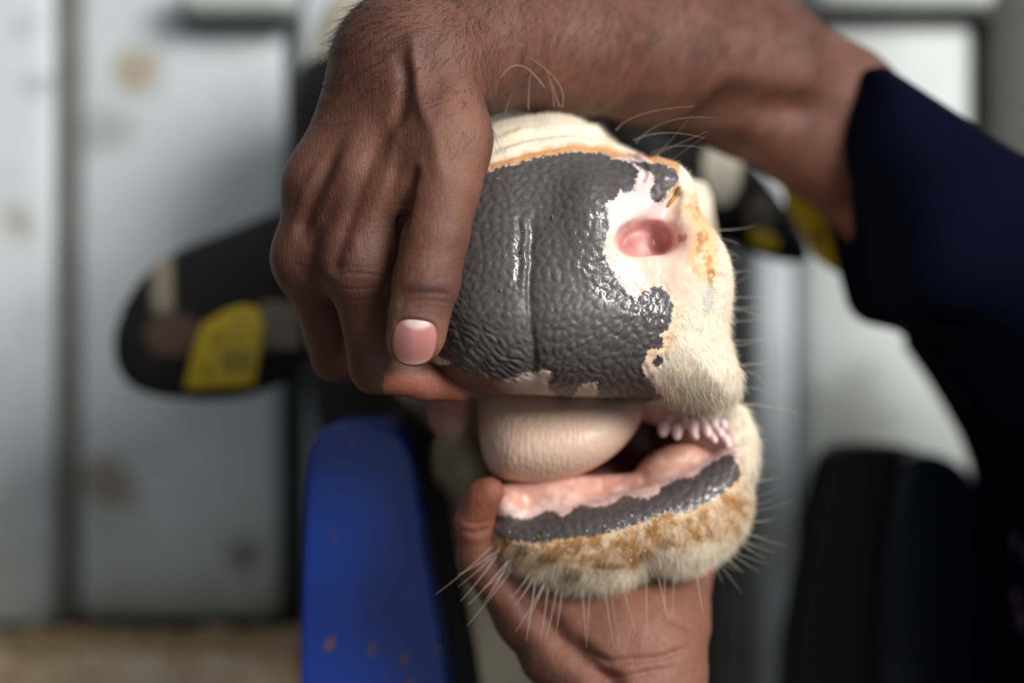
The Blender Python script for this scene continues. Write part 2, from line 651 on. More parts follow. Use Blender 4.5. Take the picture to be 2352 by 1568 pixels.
# slim upright tube right of the lower hand
def tube_mesh(name, c, r, z0, z1, mat, parent=None, n=20):
    bm = bmesh.new()
    bmesh.ops.create_cone(bm, cap_ends=True, segments=n, radius1=r, radius2=r, depth=z1 - z0)
    for v in bm.verts:
        v.co += Vector((c[0], c[1], (z0 + z1) / 2))
    me = bpy.data.meshes.new(name)
    bm.to_mesh(me)
    bm.free()
    me.shade_smooth()
    me.set_sharp_from_angle(angle=math.radians(50))
    return link(name, me, mat, parent)
tb = tube_mesh('upright_tube', (X(1668, 1.0), 1.0), 0.0125, 0.0, Zp(330, 1.0), M_TUBE)
tag(tb, 'thin dark grey upright steel tube right of the cow\'s muzzle', 'tube')
# crumb-strewn ledge lower left
ML = Mat('crumbly_ledge')
co_ = ML.coord()
n1 = ML.noise(26, 5, 0.65, co_)
n2 = ML.noise(70, 4, 0.6, co_)
c_ = ML.mix(ML.step(n1, 0.35, 0.65), srgb(188, 156, 120), srgb(236, 216, 182))
c_ = ML.mix(ML.step(n2, 0.58, 0.7), c_, srgb(150, 112, 80))
ML.l(c_, ML.b.inputs['Base Color'])
ML.set(Roughness=0.95)
ML.l(ML.bump(n1, 0.8, 0.01), ML.b.inputs['Normal'])
dl = 1.03
LZ = Zp(1436, DW)
ledge = box('ledge', (-1.26, dl, 0.0), (X(690, dl), DW - 0.014, LZ), 0.008, ML.m)
tag(ledge, 'brown crumb-covered concrete ledge below the left grey panel', 'ledge')
rng = np.random.default_rng(5)
cv, cf = [], []
for i in range(420):
    x = rng.uniform(X(-40, dl), X(685, dl))
    y = rng.uniform(dl + 0.008, DW - 0.025)
    s = rng.uniform(0.002, 0.0065)
    z = LZ + s * 0.3
    b = len(cv)
    for dx, dy, dz in ((1, 0, 0), (-1, 0, 0), (0, 1, 0), (0, -1, 0), (0, 0, 1), (0, 0, -1)):
        j = rng.uniform(0.6, 1.3, 3)
        cv.append((x + dx * s * j[0], y + dy * s * j[1], z + dz * s * 0.7 * j[2]))
    for q in ((0, 2, 4), (2, 1, 4), (1, 3, 4), (3, 0, 4), (2, 0, 5), (1, 2, 5), (3, 1, 5), (0, 3, 5)):
        cf.append([b + t for t in q])
crumbs = link('crumbs', mesh_from('crumbs', cv, cf), plain_mat('crumb', srgb(196, 166, 126), 0.9, 0, 0.4, 60), ledge)
crumbs['kind'] = 'stuff'

# blue yoke bars on both sides of the neck
MB = Mat('blue_enamel')
co_ = MB.coord()
rust = MB.math('MULTIPLY', MB.step(MB.noise(110, 2, 0.5, co_), 0.66, 0.69), MB.step(MB.noise(25, 2, 0.5, co_), 0.44, 0.50))
c_ = MB.mix(MB.step(MB.noise(12, 3, 0.5, co_), 0.3, 0.7), srgb(0, 42, 128), srgb(0, 58, 156))
c_ = MB.mix(rust, c_, srgb(120, 78, 52))
MB.l(c_, MB.b.inputs['Base Color'])
MB.set(Roughness=0.36)
MN = plain_mat('shaded_blue_enamel', srgb(6, 14, 40), 0.4, 0, 0.2, 20, 0.05)  # the blue enamel again, darkened for the person's shadow
dy = 0.70
yk = bpy.data.objects.new('yoke_bar', None)
scene.collection.objects.link(yk)
yk.location = (X(860, dy), dy + 0.03, 0.0)
def child_of(o, parent):
    o.parent = parent
    o.matrix_parent_inverse = parent.matrix_world.inverted()
bpy.context.view_layer.update()
zf = 784 + CZ / (K * dy)
a = solid('bar', [(690, zf), (698, 1500), (706, 1250), (716, 1040), (738, 986), (790, 966), (880, 964), (930, 990), (962, 1060), (985, 1250), (1030, 1500), (1050, 1700), (1060, zf)], dy, dy - 0.016, dy + 0.036, 0.025, MB.m, None, 1, 6)
b_ = solid('rubber_pad', [(860, zf), (850, 1250), (852, 985), (900, 950), (960, 975), (1002, 1060), (1030, 1250), (1082, 1500), (1110, 1700), (1120, zf)], dy, dy + 0.036, dy + 0.06, 0.008, M_RUBBER, None, 1, 3)
for q in (a, b_):
    child_of(q, yk)
tag(yk, 'bright blue enamelled yoke bar with black rubber backing, left of the cow\'s jaw', 'yoke bar')
yk2 = bpy.data.objects.new('yoke_bar', None)
scene.collection.objects.link(yk2)
dy2 = 0.94
yk2.location = (X(2050, dy2), dy2, 0.0)
bpy.context.view_layer.update()
zf = 784 + CZ / (K * dy2)
a = solid('rubber_pad', [(1700, zf), (1795, 1568), (1840, 1300), (1878, 1090), (1910, 1030), (1960, 1016), (2080, 1022), (2130, 1040), (2130, 1500), (2120, zf)], dy2, dy2 - 0.005, dy2 + 0.03, 0.012, M_RUBBER, None, 1, 4)
b_ = solid('bar', [(1980, zf), (1990, 1500), (2030, 1100), (2060, 1040), (2120, 1030), (2190, 1060), (2235, 1130), (2250, 1400), (2250, zf)], dy2, dy2 - 0.022, dy2 + 0.03, 0.015, MN, None, 1, 4)
for q in (a, b_):
    child_of(q, yk2)
tag(yk2, 'dark navy and black yoke bar in shade beside the person\'s dark clothing', 'yoke bar')

# ---------------------------------------------------------------- the cow: one skin, grown from a distance field
PAD = [(1114, 394), (1146, 385), (1187, 375), (1222, 364), (1257, 359), (1286, 353), (1315, 347), (1353, 351), (1385, 350), (1410, 363), (1433, 367),
       (1455, 377), (1471, 391), (1461, 407), (1458, 430), (1449, 444), (1417, 436), (1421, 455), (1388, 465), (1396, 493), (1401, 516), (1391, 551),
       (1385, 576), (1394, 599), (1407, 624), (1429, 656), (1439, 678), (1461, 685), (1474, 669), (1503, 659), (1528, 661), (1546, 696), (1544, 728),
       (1536, 756), (1512, 769), (1528, 782), (1522, 796), (1505, 804), (1496, 798), (1480, 823), (1474, 852), (1487, 871), (1506, 897), (1525, 916), (1500, 922),
       (1440, 918), (1400, 916), (1369, 911), (1375, 893), (1369, 877), (1327, 884), (1326, 906), (1300, 915), (1270, 905), (1257, 884), (1267, 858), (1248, 845),
       (1229, 861), (1203, 855), (1190, 866), (1142, 871), (1098, 855), (1050, 849), (985, 800), (950, 640), (975, 480), (1040, 425)]
ISLE = [(1440, 366), (1490, 372), (1531, 377), (1553, 392), (1566, 412), (1552, 424), (1540, 434), (1528, 449), (1516, 468), (1500, 462), (1492, 450), (1496, 433), (1506, 410), (1488, 394), (1455, 374)]
BLOB = [(1497, 832), (1508, 818), (1524, 819), (1522, 834), (1506, 844)]
LIPBAND = [(1126, 1194), (1145, 1183), (1191, 1187), (1206, 1194), (1225, 1187), (1260, 1168), (1279, 1179), (1298, 1187), (1325, 1156), (1359, 1164),
           (1398, 1160), (1436, 1135), (1463, 1145), (1497, 1145), (1528, 1110), (1566, 1095), (1597, 1095), (1620, 1068), (1658, 1049), (1677, 1038),
           (1696, 1064), (1706, 1095), (1677, 1118), (1650, 1141), (1608, 1160), (1566, 1179), (1528, 1175), (1474, 1198), (1417, 1217), (1359, 1233),
           (1302, 1233), (1244, 1248), (1183, 1244), (1153, 1237), (1130, 1217)]
MUZZLE = [(930, 470), (985, 350), (1050, 296), (1110, 272), (1200, 252), (1290, 242), (1345, 258), (1440, 318), (1525, 372), (1562, 405), (1602, 452), (1642, 525), (1666, 605),
          (1681, 700), (1692, 785), (1716, 850), (1722, 900), (1702, 942), (1655, 958), (1590, 938), (1520, 918), (1420, 918), (1300, 914), (1200, 908),
          (1120, 908), (1050, 902), (1000, 868), (955, 800), (925, 700), (915, 580)]
JAW = [(1112, 1200), (1145, 1182), (1225, 1180), (1325, 1154), (1436, 1132), (1528, 1106), (1620, 1066), (1672, 1030), (1690, 1005), (1716, 1040), (1733, 1100), (1738, 1170),
       (1715, 1230), (1660, 1280), (1590, 1318), (1535, 1320), (1500, 1300), (1476, 1322), (1440, 1364), (1370, 1380), (1290, 1368), (1210, 1330), (1150, 1282), (1112, 1238)]
MOUTH = [(1085, 912), (1200, 914), (1300, 917), (1420, 920), (1500, 922), (1590, 944), (1650, 962), (1690, 1000), (1672, 1036), (1620, 1072), (1530, 1108), (1436, 1134), (1325, 1158), (1200, 1188), (1120, 1192), (1060, 1120), (1060, 960)]

cow = Field([(-0.34, -0.048, 0.0055), (-0.048, 0.106, 0.0013), (0.106, 0.30, 0.0055)],
            [(0.525, 0.62, 0.0017), (0.62, 0.70, 0.0030), (0.70, 1.30, 0.008)],
            [(0.74, 1.135, 0.007), (1.135, 1.352, 0.0013), (1.352, 1.56, 0.006)])

def muzzle_front(x, z):
    u = 1176 + x / (K * 0.552)
    v = 784 - (z - CZ) / (K * 0.552)
    t = np.maximum(0, (u - 1285) / 240.0)
    d = 0.545 + 0.014 * t * t / (1 + 1.1 * t * t) + 0.012 * np.maximum(0, (1190 - u) / 200.0) ** 2
    d = d + 0.000036 * np.maximum(0, 720 - v) * sstep(1640, 1500, u) + 0.010 * (np.maximum(0, 640 - v) / 290.0) ** 2 + 0.006 * (np.maximum(0, v - 720) / 190.0) ** 2
    d = d + 0.0012 * np.exp(-((u - 1222) / 26.0) ** 2) * sstep(460, 540, v)
    return d
# skull, cheeks and neck
cow.chain([(1240, 640, 0.665, 5.4), (1225, 640, 0.74, 8.0), (1185, 540, 0.85, 9.2), (1130, 440, 0.93, 10.8)], k=0.03)
cow.chain([(1260, 420, 0.66, 3.2), (1180, 310, 0.80, 5.5), (1110, 210, 0.93, 8.2), (1090, 190, 0.98, 8.0)], k=0.03)
cow.chain([(1235, 760, 0.76, 7.3), (1200, 700, 0.92, 8.5)], k=0.03)
cow.chain([(1395, 1245, 0.63, 2.9), (1330, 1190, 0.70, 3.8), (1260, 1080, 0.82, 5.0), (1200, 900, 0.95, 7.0)], k=0.02)
cow.chain([(1260, 930, 0.745, 5.0), (1230, 900, 0.85, 6.0)], k=0.02)
cow.chain([(1160, 900, 1.12, 15.0), (1170, 1500, 1.16, 15.0)], k=0.03)
cow.chain([(1140, 520, 0.95, 12.0), (1160, 700, 1.15, 15.5), (1160, 700, 1.28, 16.0)], k=0.03)
cow.chain([(1060, 150, 0.95, 6.5), (905, 125, 0.95, 5.4)], k=0.02)
cow.chain([(1050, 280, 0.92, 7.0), (885, 270, 0.92, 6.0)], k=0.02)
# muzzle and lower jaw
MUZZLE = [(a_, b_ if b_ > 420 else 784 - (784 - b_) * (1 + 0.05 * min(1.0, (420 - b_) / 100.0))) for a_, b_ in MUZZLE]
cow.prism(MUZZLE, 0.566, muzzle_front, 0.69, 0.030, k=0.004)
def jaw_front(x, z):
    u = 1176 + x / (K * 0.59)
    v = 784 - (z - CZ) / (K * 0.59)
    return 0.578 + 0.012 * ((u - 1430) / 290.0) ** 2 + 0.010 * (np.maximum(0, v - 1250) / 110.0) ** 2 + 0.003 * (np.maximum(0, 1180 - v) / 100.0)
cow.prism(JAW, 0.597, jaw_front, 0.68, 0.020, k=0.006)
# chin cleft
cow.cone(P(1492, 1350, 0.582), P(1478, 1296, 0.584), 0.007, 0.002, 0.008, 'cut')
# lips join at the cheeks
cow.chain([(1692, 955, 0.612, 0.55), (1700, 1005, 0.612, 0.62), (1700, 1060, 0.604, 0.7)], k=0.006)
cow.chain([(1490, 935, 0.632, 0.7), (1590, 962, 0.628, 0.75), (1672, 1000, 0.616, 0.55)], k=0.008)
cow.chain([(1040, 890, 0.598, 0.55), (1030, 950, 0.622, 0.7), (1062, 1060, 0.650, 1.0), (1125, 1180, 0.630, 0.9)], k=0.010)
cow.chain([(1560, 900, 0.665, 1.6), (1600, 990, 0.665, 1.6), (1620, 1080, 0.655, 1.5)], k=0.010)
cow.chain([(1440, 920, 0.70, 2.4), (1470, 1040, 0.70, 2.4)], k=0.010)
cow.chain([(1640, 925, 0.640, 1.0), (1640, 1000, 0.640, 0.95), (1645, 1070, 0.634, 0.95)], k=0.006)
# folds on the floor of the mouth
cow.ell(P(1545, 1062, 0.618), (0.0165, 0.014, 0.0075), 0.006, 'add', [[0.94, 0, 0.34], [0, 1, 0], [-0.34, 0, 0.94]])
cow.chain([(1165, 1150, 0.606, 0.75), (1280, 1136, 0.609, 0.85), (1430, 1122, 0.616, 0.55)], k=0.008)
cow.ell(P(1165, 1160, 0.600), (0.006, 0.008, 0.0055), 0.004)
cow.chain([(1535, 480, 0.70, 2.2), (1525, 620, 0.76, 3.0)], k=0.012)
# nostril wings and the nostril itself
cow.ell(P(1352, 545, 0.5660), (0.0125, 0.0145, 0.024), 0.010)
cow.ell(P(1500, 430, 0.580), (0.016, 0.012, 0.012), 0.010)
cow.ell(P(1575, 640, 0.578), (0.017, 0.018, 0.020), 0.012)
def nostril(a, b, ra, rb, k):
    cow.cone(P(*a), P(*b), ra, rb, k, 'cut')
cow.ell(P(1466, 546, 0.5560), (0.0092, 0.0215, 0.0072), 0.0016, 'cut', [[0.966, 0, 0.259], [0, 1, 0], [-0.259, 0, 0.966]])
nostril((1500, 540, 0.547), (1490, 545, 0.572), 0.0068, 0.0046, 0.004)
nostril((1548, 540, 0.552), (1512, 548, 0.572), 0.0060, 0.0052, 0.008)
nostril((1480, 512, 0.561), (1530, 488, 0.567), 0.0036, 0.0028, 0.004)
nostril((1530, 488, 0.566), (1553, 448, 0.571), 0.0030, 0.0018, 0.004)
cow.ell(P(1466, 572, 0.5775), (0.0062, 0.0060, 0.0052), 0.004)
nostril((1506, 556, 0.566), (1504, 560, 0.576), 0.0026, 0.0020, 0.004)
# ears
EAR_L = [(720, 470), (640, 478), (540, 522), (410, 568), (330, 618), (272, 700), (250, 780), (262, 862), (320, 908), (430, 922), (560, 918), (650, 880), (720, 800)]
EAR_R = [(1540, 360), (1590, 318), (1650, 300), (1720, 350), (1790, 430), (1850, 520), (1880, 600), (1820, 604), (1730, 580), (1650, 540), (1560, 520)]
def ear_front(cx, dep, base):
    def f(x, z):
        return base + dep * np.cos(np.clip((z - cx) / 0.07, -1.5, 1.5)) * 1.0
    return f
cow.prism(EAR_L, 0.86, ear_front(P(0, 760, 0.86)[2], 0.016, 0.84), 0.885, 0.012, k=0.02)
cow.prism(EAR_R, 0.86, ear_front(P(0, 450, 0.86)[2], 0.010, 0.85), 0.885, 0.012, k=0.02)

co, quads = cow.mesh(2)
me = subdivided('cow', co, quads)
co = verts_of(me)
nr = normals_of(me)
u, v = UV(co)
front = (co[:, 1] < 0.66)
def px_dist(poly, sel, far=-200.0, smooth=1):
    """signed distance in pixels to an outline, positive inside"""
    out = np.full(len(co), far)
    p = chaikin(poly, smooth)
    lo, hi = p.min(0) - 60, p.max(0) + 60
    s = sel & (u > lo[0]) & (u < hi[0]) & (v > lo[1]) & (v < hi[1])
    out[s] = -sd_poly(u[s], v[s], p)
    return out
d_pad = px_dist(PAD, front & (v < 960))
d_isle = px_dist(ISLE, front & (v < 960))
d_blob = px_dist(BLOB, front & (v < 960))
d_band = px_dist(LIPBAND, front & (v > 1000) & (co[:, 1] < 0.625))
d_mouth = px_dist(MOUTH, (co[:, 1] > 0.50))
d_mouth2 = np.where((co[:, 1] < 0.575) | (co[:, 1] > 0.765), -200, d_mouth)
d_isle[(co[:, 1] > 0.588)] = -200
pig = np.maximum(np.maximum(d_pad, d_isle), np.maximum(d_blob, d_band))
padlike = np.maximum(pig, px_dist([(1100, 390), (1300, 345), (1440, 362), (1450, 700), (1540, 700), (1480, 870), (1520, 925), (1100, 915), (980, 820), (940, 600)], front & (v < 960)))

# relief of the nose pad: pebbled cells above, drawn-out wrinkles below, a groove down the middle
sel = padlike > -12
us, vsx = u[sel], v[sel]
wu = us + 24 * (fbm(us / 55, vsx / 55, None, 1) - 0.5)
wv = vsx + 24 * (fbm(us / 55, vsx / 55, None, 2) - 0.5)
f1, f2 = worley(wu / 23.0, wv / 23.0, 3)
iso = sstep(-0.05, 0.62, f2 - f1)
def aniso(ang, along, across, seed):
    c, s = math.cos(ang), math.sin(ang)
    a = (c * wu + s * wv) / along
    b = (-s * wu + c * wv) / across
    g1, g2 = worley(a, b, seed)
    return sstep(-0.05, 0.60, g2 - g1)
left_w = aniso(math.radians(40), 46.0, 15.0, 5)
right_w = 0.65 * aniso(math.radians(125), 30.0, 17.0, 7) + 0.35 * iso
right_b = 0.75 * aniso(math.radians(45), 36.0, 15.0, 9) + 0.25 * iso
wl_ = sstep(1238, 1208, us)
wb = sstep(1300, 1370, us) * sstep(800, 850, vsx)
lower = left_w * wl_ + (1 - wl_) * (right_w * (1 - wb) + right_b * wb)
wlow = sstep(690, 800, vsx + 0.35 * np.abs(us - 1222) - 40)
wlow = np.maximum(wlow, sstep(1090, 1010, us) * sstep(600, 700, vsx))
hgt = (iso - 0.7) * 0.00032 * (1 - wlow) + (lower - 0.7) * 0.00075 * wlow
hgt += (fbm(us / 14, vsx / 14, None, 12) - 0.5) * 0.00025
wob = 16 * (fbm(vsx / 34.0, us * 0 + 3.3, None, 18) - 0.5)
gx = us - 1221 - 4 * np.sin(vsx / 60.0) - 0.4 * wob
hgt -= 0.0011 * np.exp(-(gx / 8.0) ** 2) * sstep(480, 560, vsx) * sstep(905, 850, vsx)
hgt -= 0.0007 * np.exp(-((us - 1192 - (620 - vsx) * 0.04 - wob) / 7.0) ** 2) * sstep(470, 530, vsx) * sstep(680, 600, vsx)
hgt += 0.0006 * np.exp(-((us - 1207 - wob) / 9.0) ** 2) * (0.4 + 1.2 * vnoise(vsx / 18.0, us * 0, None, 19)) * sstep(480, 540, vsx) * sstep(700, 620, vsx)
inband = d_band[sel] > -12
hgt = np.where(inband, (iso - 0.6) * 0.00030 + (fbm(us / 22, vsx / 9, None, 15) - 0.5) * 0.0005, hgt)
fade = sstep(-10, 6, np.where(inband, d_band[sel], np.minimum(pig[sel] + 8, 20)))
h = np.zeros(len(co))
h[sel] = hgt * fade
# skin folds above the pad
s2 = front & (v < 420) & (u > 1090) & (u < 1560) & (d_pad < 0)
tdist = -d_pad[s2]
tdist = np.where(tdist > 150, 150, tdist)
fold = np.sin(2 * math.pi * (tdist - 18 + 7 * np.sin(u[s2] / 70.0)) / 34.0)
h[s2] += 0.0011 * fold * sstep(14, 26, tdist) * sstep(100, 50, tdist) * sstep(1105, 1190, u[s2]) * sstep(1540, 1440, u[s2])
h[s2] += -0.0008 * np.exp(-((tdist - 16) / 6.0) ** 2)
# lumpy fur skin elsewhere in front
oth = front & (padlike < 0) & (d_mouth < 0)
h[oth] += (fbm(u[oth] / 30, v[oth] / 30, None, 21) - 0.5) * 0.0007
co = co + nr * h[:, None]
set_verts(me, co)
nr = normals_of(me)

# colours of the coat and skin
N = len(co)
CREAM, PEACH = srgb(234, 221, 198), srgb(242, 206, 168)
col = np.tile(CREAM, (N, 1))
def blend(c, m):
    global col
    m = np.clip(m, 0, 1)[:, None]
    col = col * (1 - m) + np.asarray(c)[None, :] * m
nz1 = fbm(u / 45, v / 45, None, 31)
nz2 = fbm(u / 16, v / 16, None, 33)
nz3 = fbm(u / 8, v / 8, None, 35, 2)
# black coat behind, white blaze
depth = co[:, 1]
nzc = fbm(co[:, 0] * 14, depth * 14, co[:, 2] * 14, 40)
blaze = sstep(0.055, 0.035, np.abs(co[:, 0] + 0.03 * (depth - 0.6)) + 0.02 * (nzc - 0.5)) * (nr[:, 2] > 0.1)
poll = (co[:, 2] > 1.428) & (depth > 0.86)
BLACKC = srgb(17, 16, 16)
blend(BLACKC, sstep(0.765, 0.785, depth + 0.05 * (nzc - 0.5)) * (1 - blaze) * np.where(poll, 0, 1))
blend(BLACKC, (depth < 0.80) * sstep(0.655, 0.675, depth) * (co[:, 2] > 1.332 - 0.05 * np.maximum(0, co[:, 0])) * (co[:, 0] > 0.045) * 1.0)
blend(srgb(150, 142, 128), (depth > 0.88) * sstep(1.16, 1.10, co[:, 2]) * (u > 940))  # whitish chest fur painted grey-beige, its shade put into the colour
earL = (depth > 0.80) & (u < 640)
blend(srgb(150, 140, 122), earL * sstep(30, 18, np.abs(u - 372 - (v - 640) * 0.05)) * sstep(745, 690, v))
blend(srgb(92, 70, 60), earL * sstep(1.0, 0.5, ((u - 400) / 80) ** 2 + ((v - 770) / 55) ** 2 + 0.5 * (nz1 - 0.5)))
blend(srgb(128, 118, 108), (depth > 0.80) & (u > 600) & (u < 690) & (v > 690) & (v < 800))
earR = (depth > 0.80) & (u > 1600) & (v > 250) & (v < 640)
blend(srgb(226, 218, 200), earR * sstep(1.0, 0.7, ((u - 1660) / 46) ** 2 + ((v - 385) / 95) ** 2))
blend(srgb(96, 94, 90), earR * sstep(1.0, 0.5, ((u - 1745) / 40) ** 2 + ((v - 500) / 60) ** 2))
nose = front & (v < 960) & (d_mouth2 < 0) & (depth < 0.607)
# stained band of skin along the top of the pad
edge = np.where(nose & (v < 440) & (u < 1560) & (d_pad > -190), -np.maximum(d_pad, d_isle), 400)
blend(srgb(206, 156, 108), sstep(24, 15, edge + 8 * (nz2 - 0.5)) * sstep(-4, 2, edge))
blend(srgb(222, 208, 180), nose * (v < 400) * sstep(40, 55, edge) * sstep(0.55, 0.75, nz1) * 0.7)
# peach and pink bare skin around the nostril
pk = 1.0 - np.sqrt(((u - 1500) / 135) ** 2 + ((v - 575) / 145) ** 2) + 0.25 * (nz1 - 0.5)
blend(srgb(234, 202, 178), nose * sstep(-0.35, 0.25, pk) * (u > 1380))
blend(srgb(238, 186, 132), nose * sstep(1.1, 0.3, ((u - 1605 - (v - 540) * 0.12) / 48) ** 2 + ((v - 550) / 110) ** 2 + 0.6 * (nz1 - 0.5)) * 0.9)
blend(srgb(240, 200, 188), nose * sstep(1.0, 0.2, ((u - 1530) / 75) ** 2 + ((v - 545) / 80) ** 2))
pinkpatch = nose & (u > 1360) & (v < 560)
blend(srgb(230, 206, 201), pinkpatch * sstep(1.0, 0.75, ((u - 1450) / 92) ** 2 + ((v - 455) / 105) ** 2))
blend(srgb(230, 204, 197), nose * sstep(1.3, 0.1, ((u - 1425) / 60) ** 2 + ((v - 640) / 55) ** 2))
blend(srgb(244, 206, 172), nose * (pig < 0) * sstep(34, 10, -d_pad) * (u > 1470) * (v > 690) * 0.85)
# manure specks and cracks
for (cx, cy, rx, ry, s) in ((1566, 545, 8, 9, 1), (1611, 545, 10, 11, 1), (1608, 570, 6, 16, .8), (1617, 590, 12, 6, .6), (1628, 605, 7, 22, .8), (1633, 628, 7, 10, 1), (1632, 645, 4, 9, .8), (1585, 478, 10, 7, .6), (1597, 490, 9, 10, .6), (1600, 615, 9, 14, .4), (1650, 630, 18, 4, .4)):
    blend(srgb(176, 116, 60), nose * s * sstep(1.5, 0.0, ((u - cx) / rx / 1.25) ** 2 + ((v - cy) / ry / 1.25) ** 2 + 4.0 * (nz3 - 0.5)) * 0.85)
blend(srgb(190, 190, 184), nose * 0.8 * sstep(1.3, 0.1, ((u - 1628 - (690 - v) * 0.1) / 15) ** 2 + ((v - 690) / 34) ** 2 + 2.5 * (nz3 - 0.5)))
# inside of the nostril: deeper than the bare skin around it
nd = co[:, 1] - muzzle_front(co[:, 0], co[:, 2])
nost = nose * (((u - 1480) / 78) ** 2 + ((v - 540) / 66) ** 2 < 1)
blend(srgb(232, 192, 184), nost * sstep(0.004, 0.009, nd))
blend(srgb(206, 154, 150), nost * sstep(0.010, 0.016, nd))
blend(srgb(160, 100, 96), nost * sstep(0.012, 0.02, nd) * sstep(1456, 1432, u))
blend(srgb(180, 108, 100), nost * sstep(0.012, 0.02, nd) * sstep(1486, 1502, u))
# pale pink gaps along the lip edge
lipgap = nose & (u < 1530) & (v > 838) & (co[:, 1] < 0.60)
blend(srgb(196, 168, 154), lipgap * (d_pad < 4) * (u < 1480) * sstep(1490, 1470, u))
blend(srgb(206, 182, 170), lipgap * sstep(-30, -3, d_pad) * 1.0)
blend(srgb(118, 80, 68), lipgap * (d_pad < 8) * sstep(1225, 1130, u + 60 * (nz2 - 0.5)))
blend(srgb(150, 100, 86), lipgap * sstep(904, 914, v) * 0.8)
# lower jaw: stained orange-brown under the lip, cream at the chin
jaw = (co[:, 1] < 0.68) & (v > 1000) & (d_mouth2 < 0) & (u > 1080)
bl = np.where(d_band > -190, -d_band, 200)
edgej = px_dist(JAW, jaw)
st = (0.55 + 0.45 * sstep(0.3, 0.6, nz2)) * sstep(125, 55, bl + 170 * (nz1 - 0.5) + 60 * (nz2 - 0.5)) * sstep(8, 40, edgej + 20 * (nz2 - 0.5) + 8)
blend(srgb(234, 222, 198), jaw * 1.0)
blend(srgb(190, 146, 98), jaw * st)
blend(srgb(150, 104, 56), jaw * st * sstep(0.52, 0.68, nz2) * 0.7)
for (cx, cy, rx, ry) in ((1530, 1252, 26, 16), (1258, 1282, 26, 14), (1310, 1318, 34, 18), (1200, 1262, 20, 14), (1400, 1300, 40, 8)):
    blend(srgb(112, 76, 30), jaw * sstep(1.3, 0.3, ((u - cx) / rx) ** 2 + ((v - cy) / ry) ** 2 + 1.6 * (nz2 - 0.5)) * 0.75)
# mouth lining
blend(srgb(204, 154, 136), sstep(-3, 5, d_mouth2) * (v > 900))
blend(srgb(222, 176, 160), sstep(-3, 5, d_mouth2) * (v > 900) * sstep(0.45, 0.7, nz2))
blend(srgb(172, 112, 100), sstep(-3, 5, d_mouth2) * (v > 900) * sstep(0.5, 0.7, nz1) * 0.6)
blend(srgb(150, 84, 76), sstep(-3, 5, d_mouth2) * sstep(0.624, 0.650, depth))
blend(srgb(232, 204, 200), sstep(-3, 5, d_mouth2) * (u > 1640) * (v > 960) * (depth < 0.625) * 1.0)
blend(srgb(224, 190, 184), sstep(-30, -8, d_band + 26 * (nz2 - 0.5)) * (d_band < 2) * (d_mouth > -40) * (u > 1150) * (depth < 0.63))
blend(srgb(150, 138, 118), sstep(1130, 1090, u) * sstep(900, 930, v) * sstep(0.59, 0.61, depth) * (depth < 0.80) * (u > 850))  # cheek fur painted grey-brown for the shade at the mouth corner
blend(srgb(164, 118, 110), sstep(1110, 1085, u) * sstep(895, 912, v) * sstep(1020, 985, v + 0.5 * (u - 1020)) * (depth > 0.575) * (depth < 0.68))
def spot(cx, cy, rx, ry, e=0.6):
    return sstep(1.2, 0.4, ((u - cx) / rx) ** 2 + ((v - cy) / ry) ** 2 + e * (nz1 - 0.5))
film = np.maximum.reduce([spot(1192, 570, 42, 110), spot(1345, 560, 70, 110), spot(1410, 640, 70, 60), spot(1500, 700, 75, 60), spot(1070, 800, 60, 60) * 0.7, spot(1530, 395, 40, 24) * 0.6, spot(1530, 1140, 170, 60), spot(1300, 1235, 90, 30) * 0.5])
wet = sstep(-6, 4, pig) * (0.10 + 0.90 * film)
wet = np.maximum(wet, 0.45 * sstep(-3, 5, d_mouth2) * (v > 905) * (depth < 0.72))
wet = np.maximum(wet, 0.5 * nose * sstep(0.0, 0.6, pk))
wet = np.maximum(wet, nost * sstep(0.004, 0.01, nd))
dpink = nose * sstep(1.0, 0.6, ((u - 1420) / 70) ** 2 + ((v - 610) / 90) ** 2)
wet = np.maximum(wet, 0.45 * dpink)
furm = np.where((padlike < -4) & (d_mouth2 < -2) & (d_band < -3), 1.0, 0.0) * (1 - nose * sstep(-0.1, 0.1, pk)) * (1 - np.clip(wet, 0, 1))
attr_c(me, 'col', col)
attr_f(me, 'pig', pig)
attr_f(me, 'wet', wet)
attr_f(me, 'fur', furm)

MC = Mat('cow_hide')
co_ = MC.coord()
base = MC.attr('col').outputs['Color']
pg = MC.attr('pig').outputs['Fac']
wt = MC.attr('wet').outputs['Fac']
fm = MC.attr('fur').outputs['Fac']
ragged = MC.noise(520, 4, 0.65, co_)
ragged2 = MC.noise(1900, 2, 0.6, co_)
pgn = MC.math('ADD', pg, MC.math('ADD', MC.math('MULTIPLY', MC.math('SUBTRACT', ragged, 0.5), 26.0), MC.math('MULTIPLY', MC.math('SUBTRACT', ragged2, 0.5), 10.0)))
dark = MC.step(pgn, -2.5, 2.5)
pebble = MC.n('ShaderNodeTexVoronoi', feature='DISTANCE_TO_EDGE', _Scale=270.0)
MC.l(co_, pebble.inputs['Vector'])
vein = MC.step(pebble.outputs['Distance'], 0.0, 0.12)
dk = MC.mix(MC.noise(330, 4, 0.7, co_), srgb(55, 49, 49), srgb(86, 78, 77))
dk = MC.mix(MC.math('MULTIPLY', MC.math('SUBTRACT', 1.0, vein), 0.3), dk, srgb(96, 89, 88))
mott = MC.noise(900, 3, 0.7, co_)
pale = MC.mix(MC.step(mott, 0.3, 0.7, 0.0, 0.18), base, MC.mix(1.0, base, (0.72, 0.62, 0.50), 'MULTIPLY'))
c_ = MC.mix(dark, pale, dk)
specks = MC.step(MC.noise(420, 2, 0.5, co_), 0.735, 0.76)
c_ = MC.mix(MC.math('MULTIPLY', MC.math('MULTIPLY', specks, wt), dark), c_, srgb(150, 110, 50))
MC.l(c_, MC.b.inputs['Base Color'])
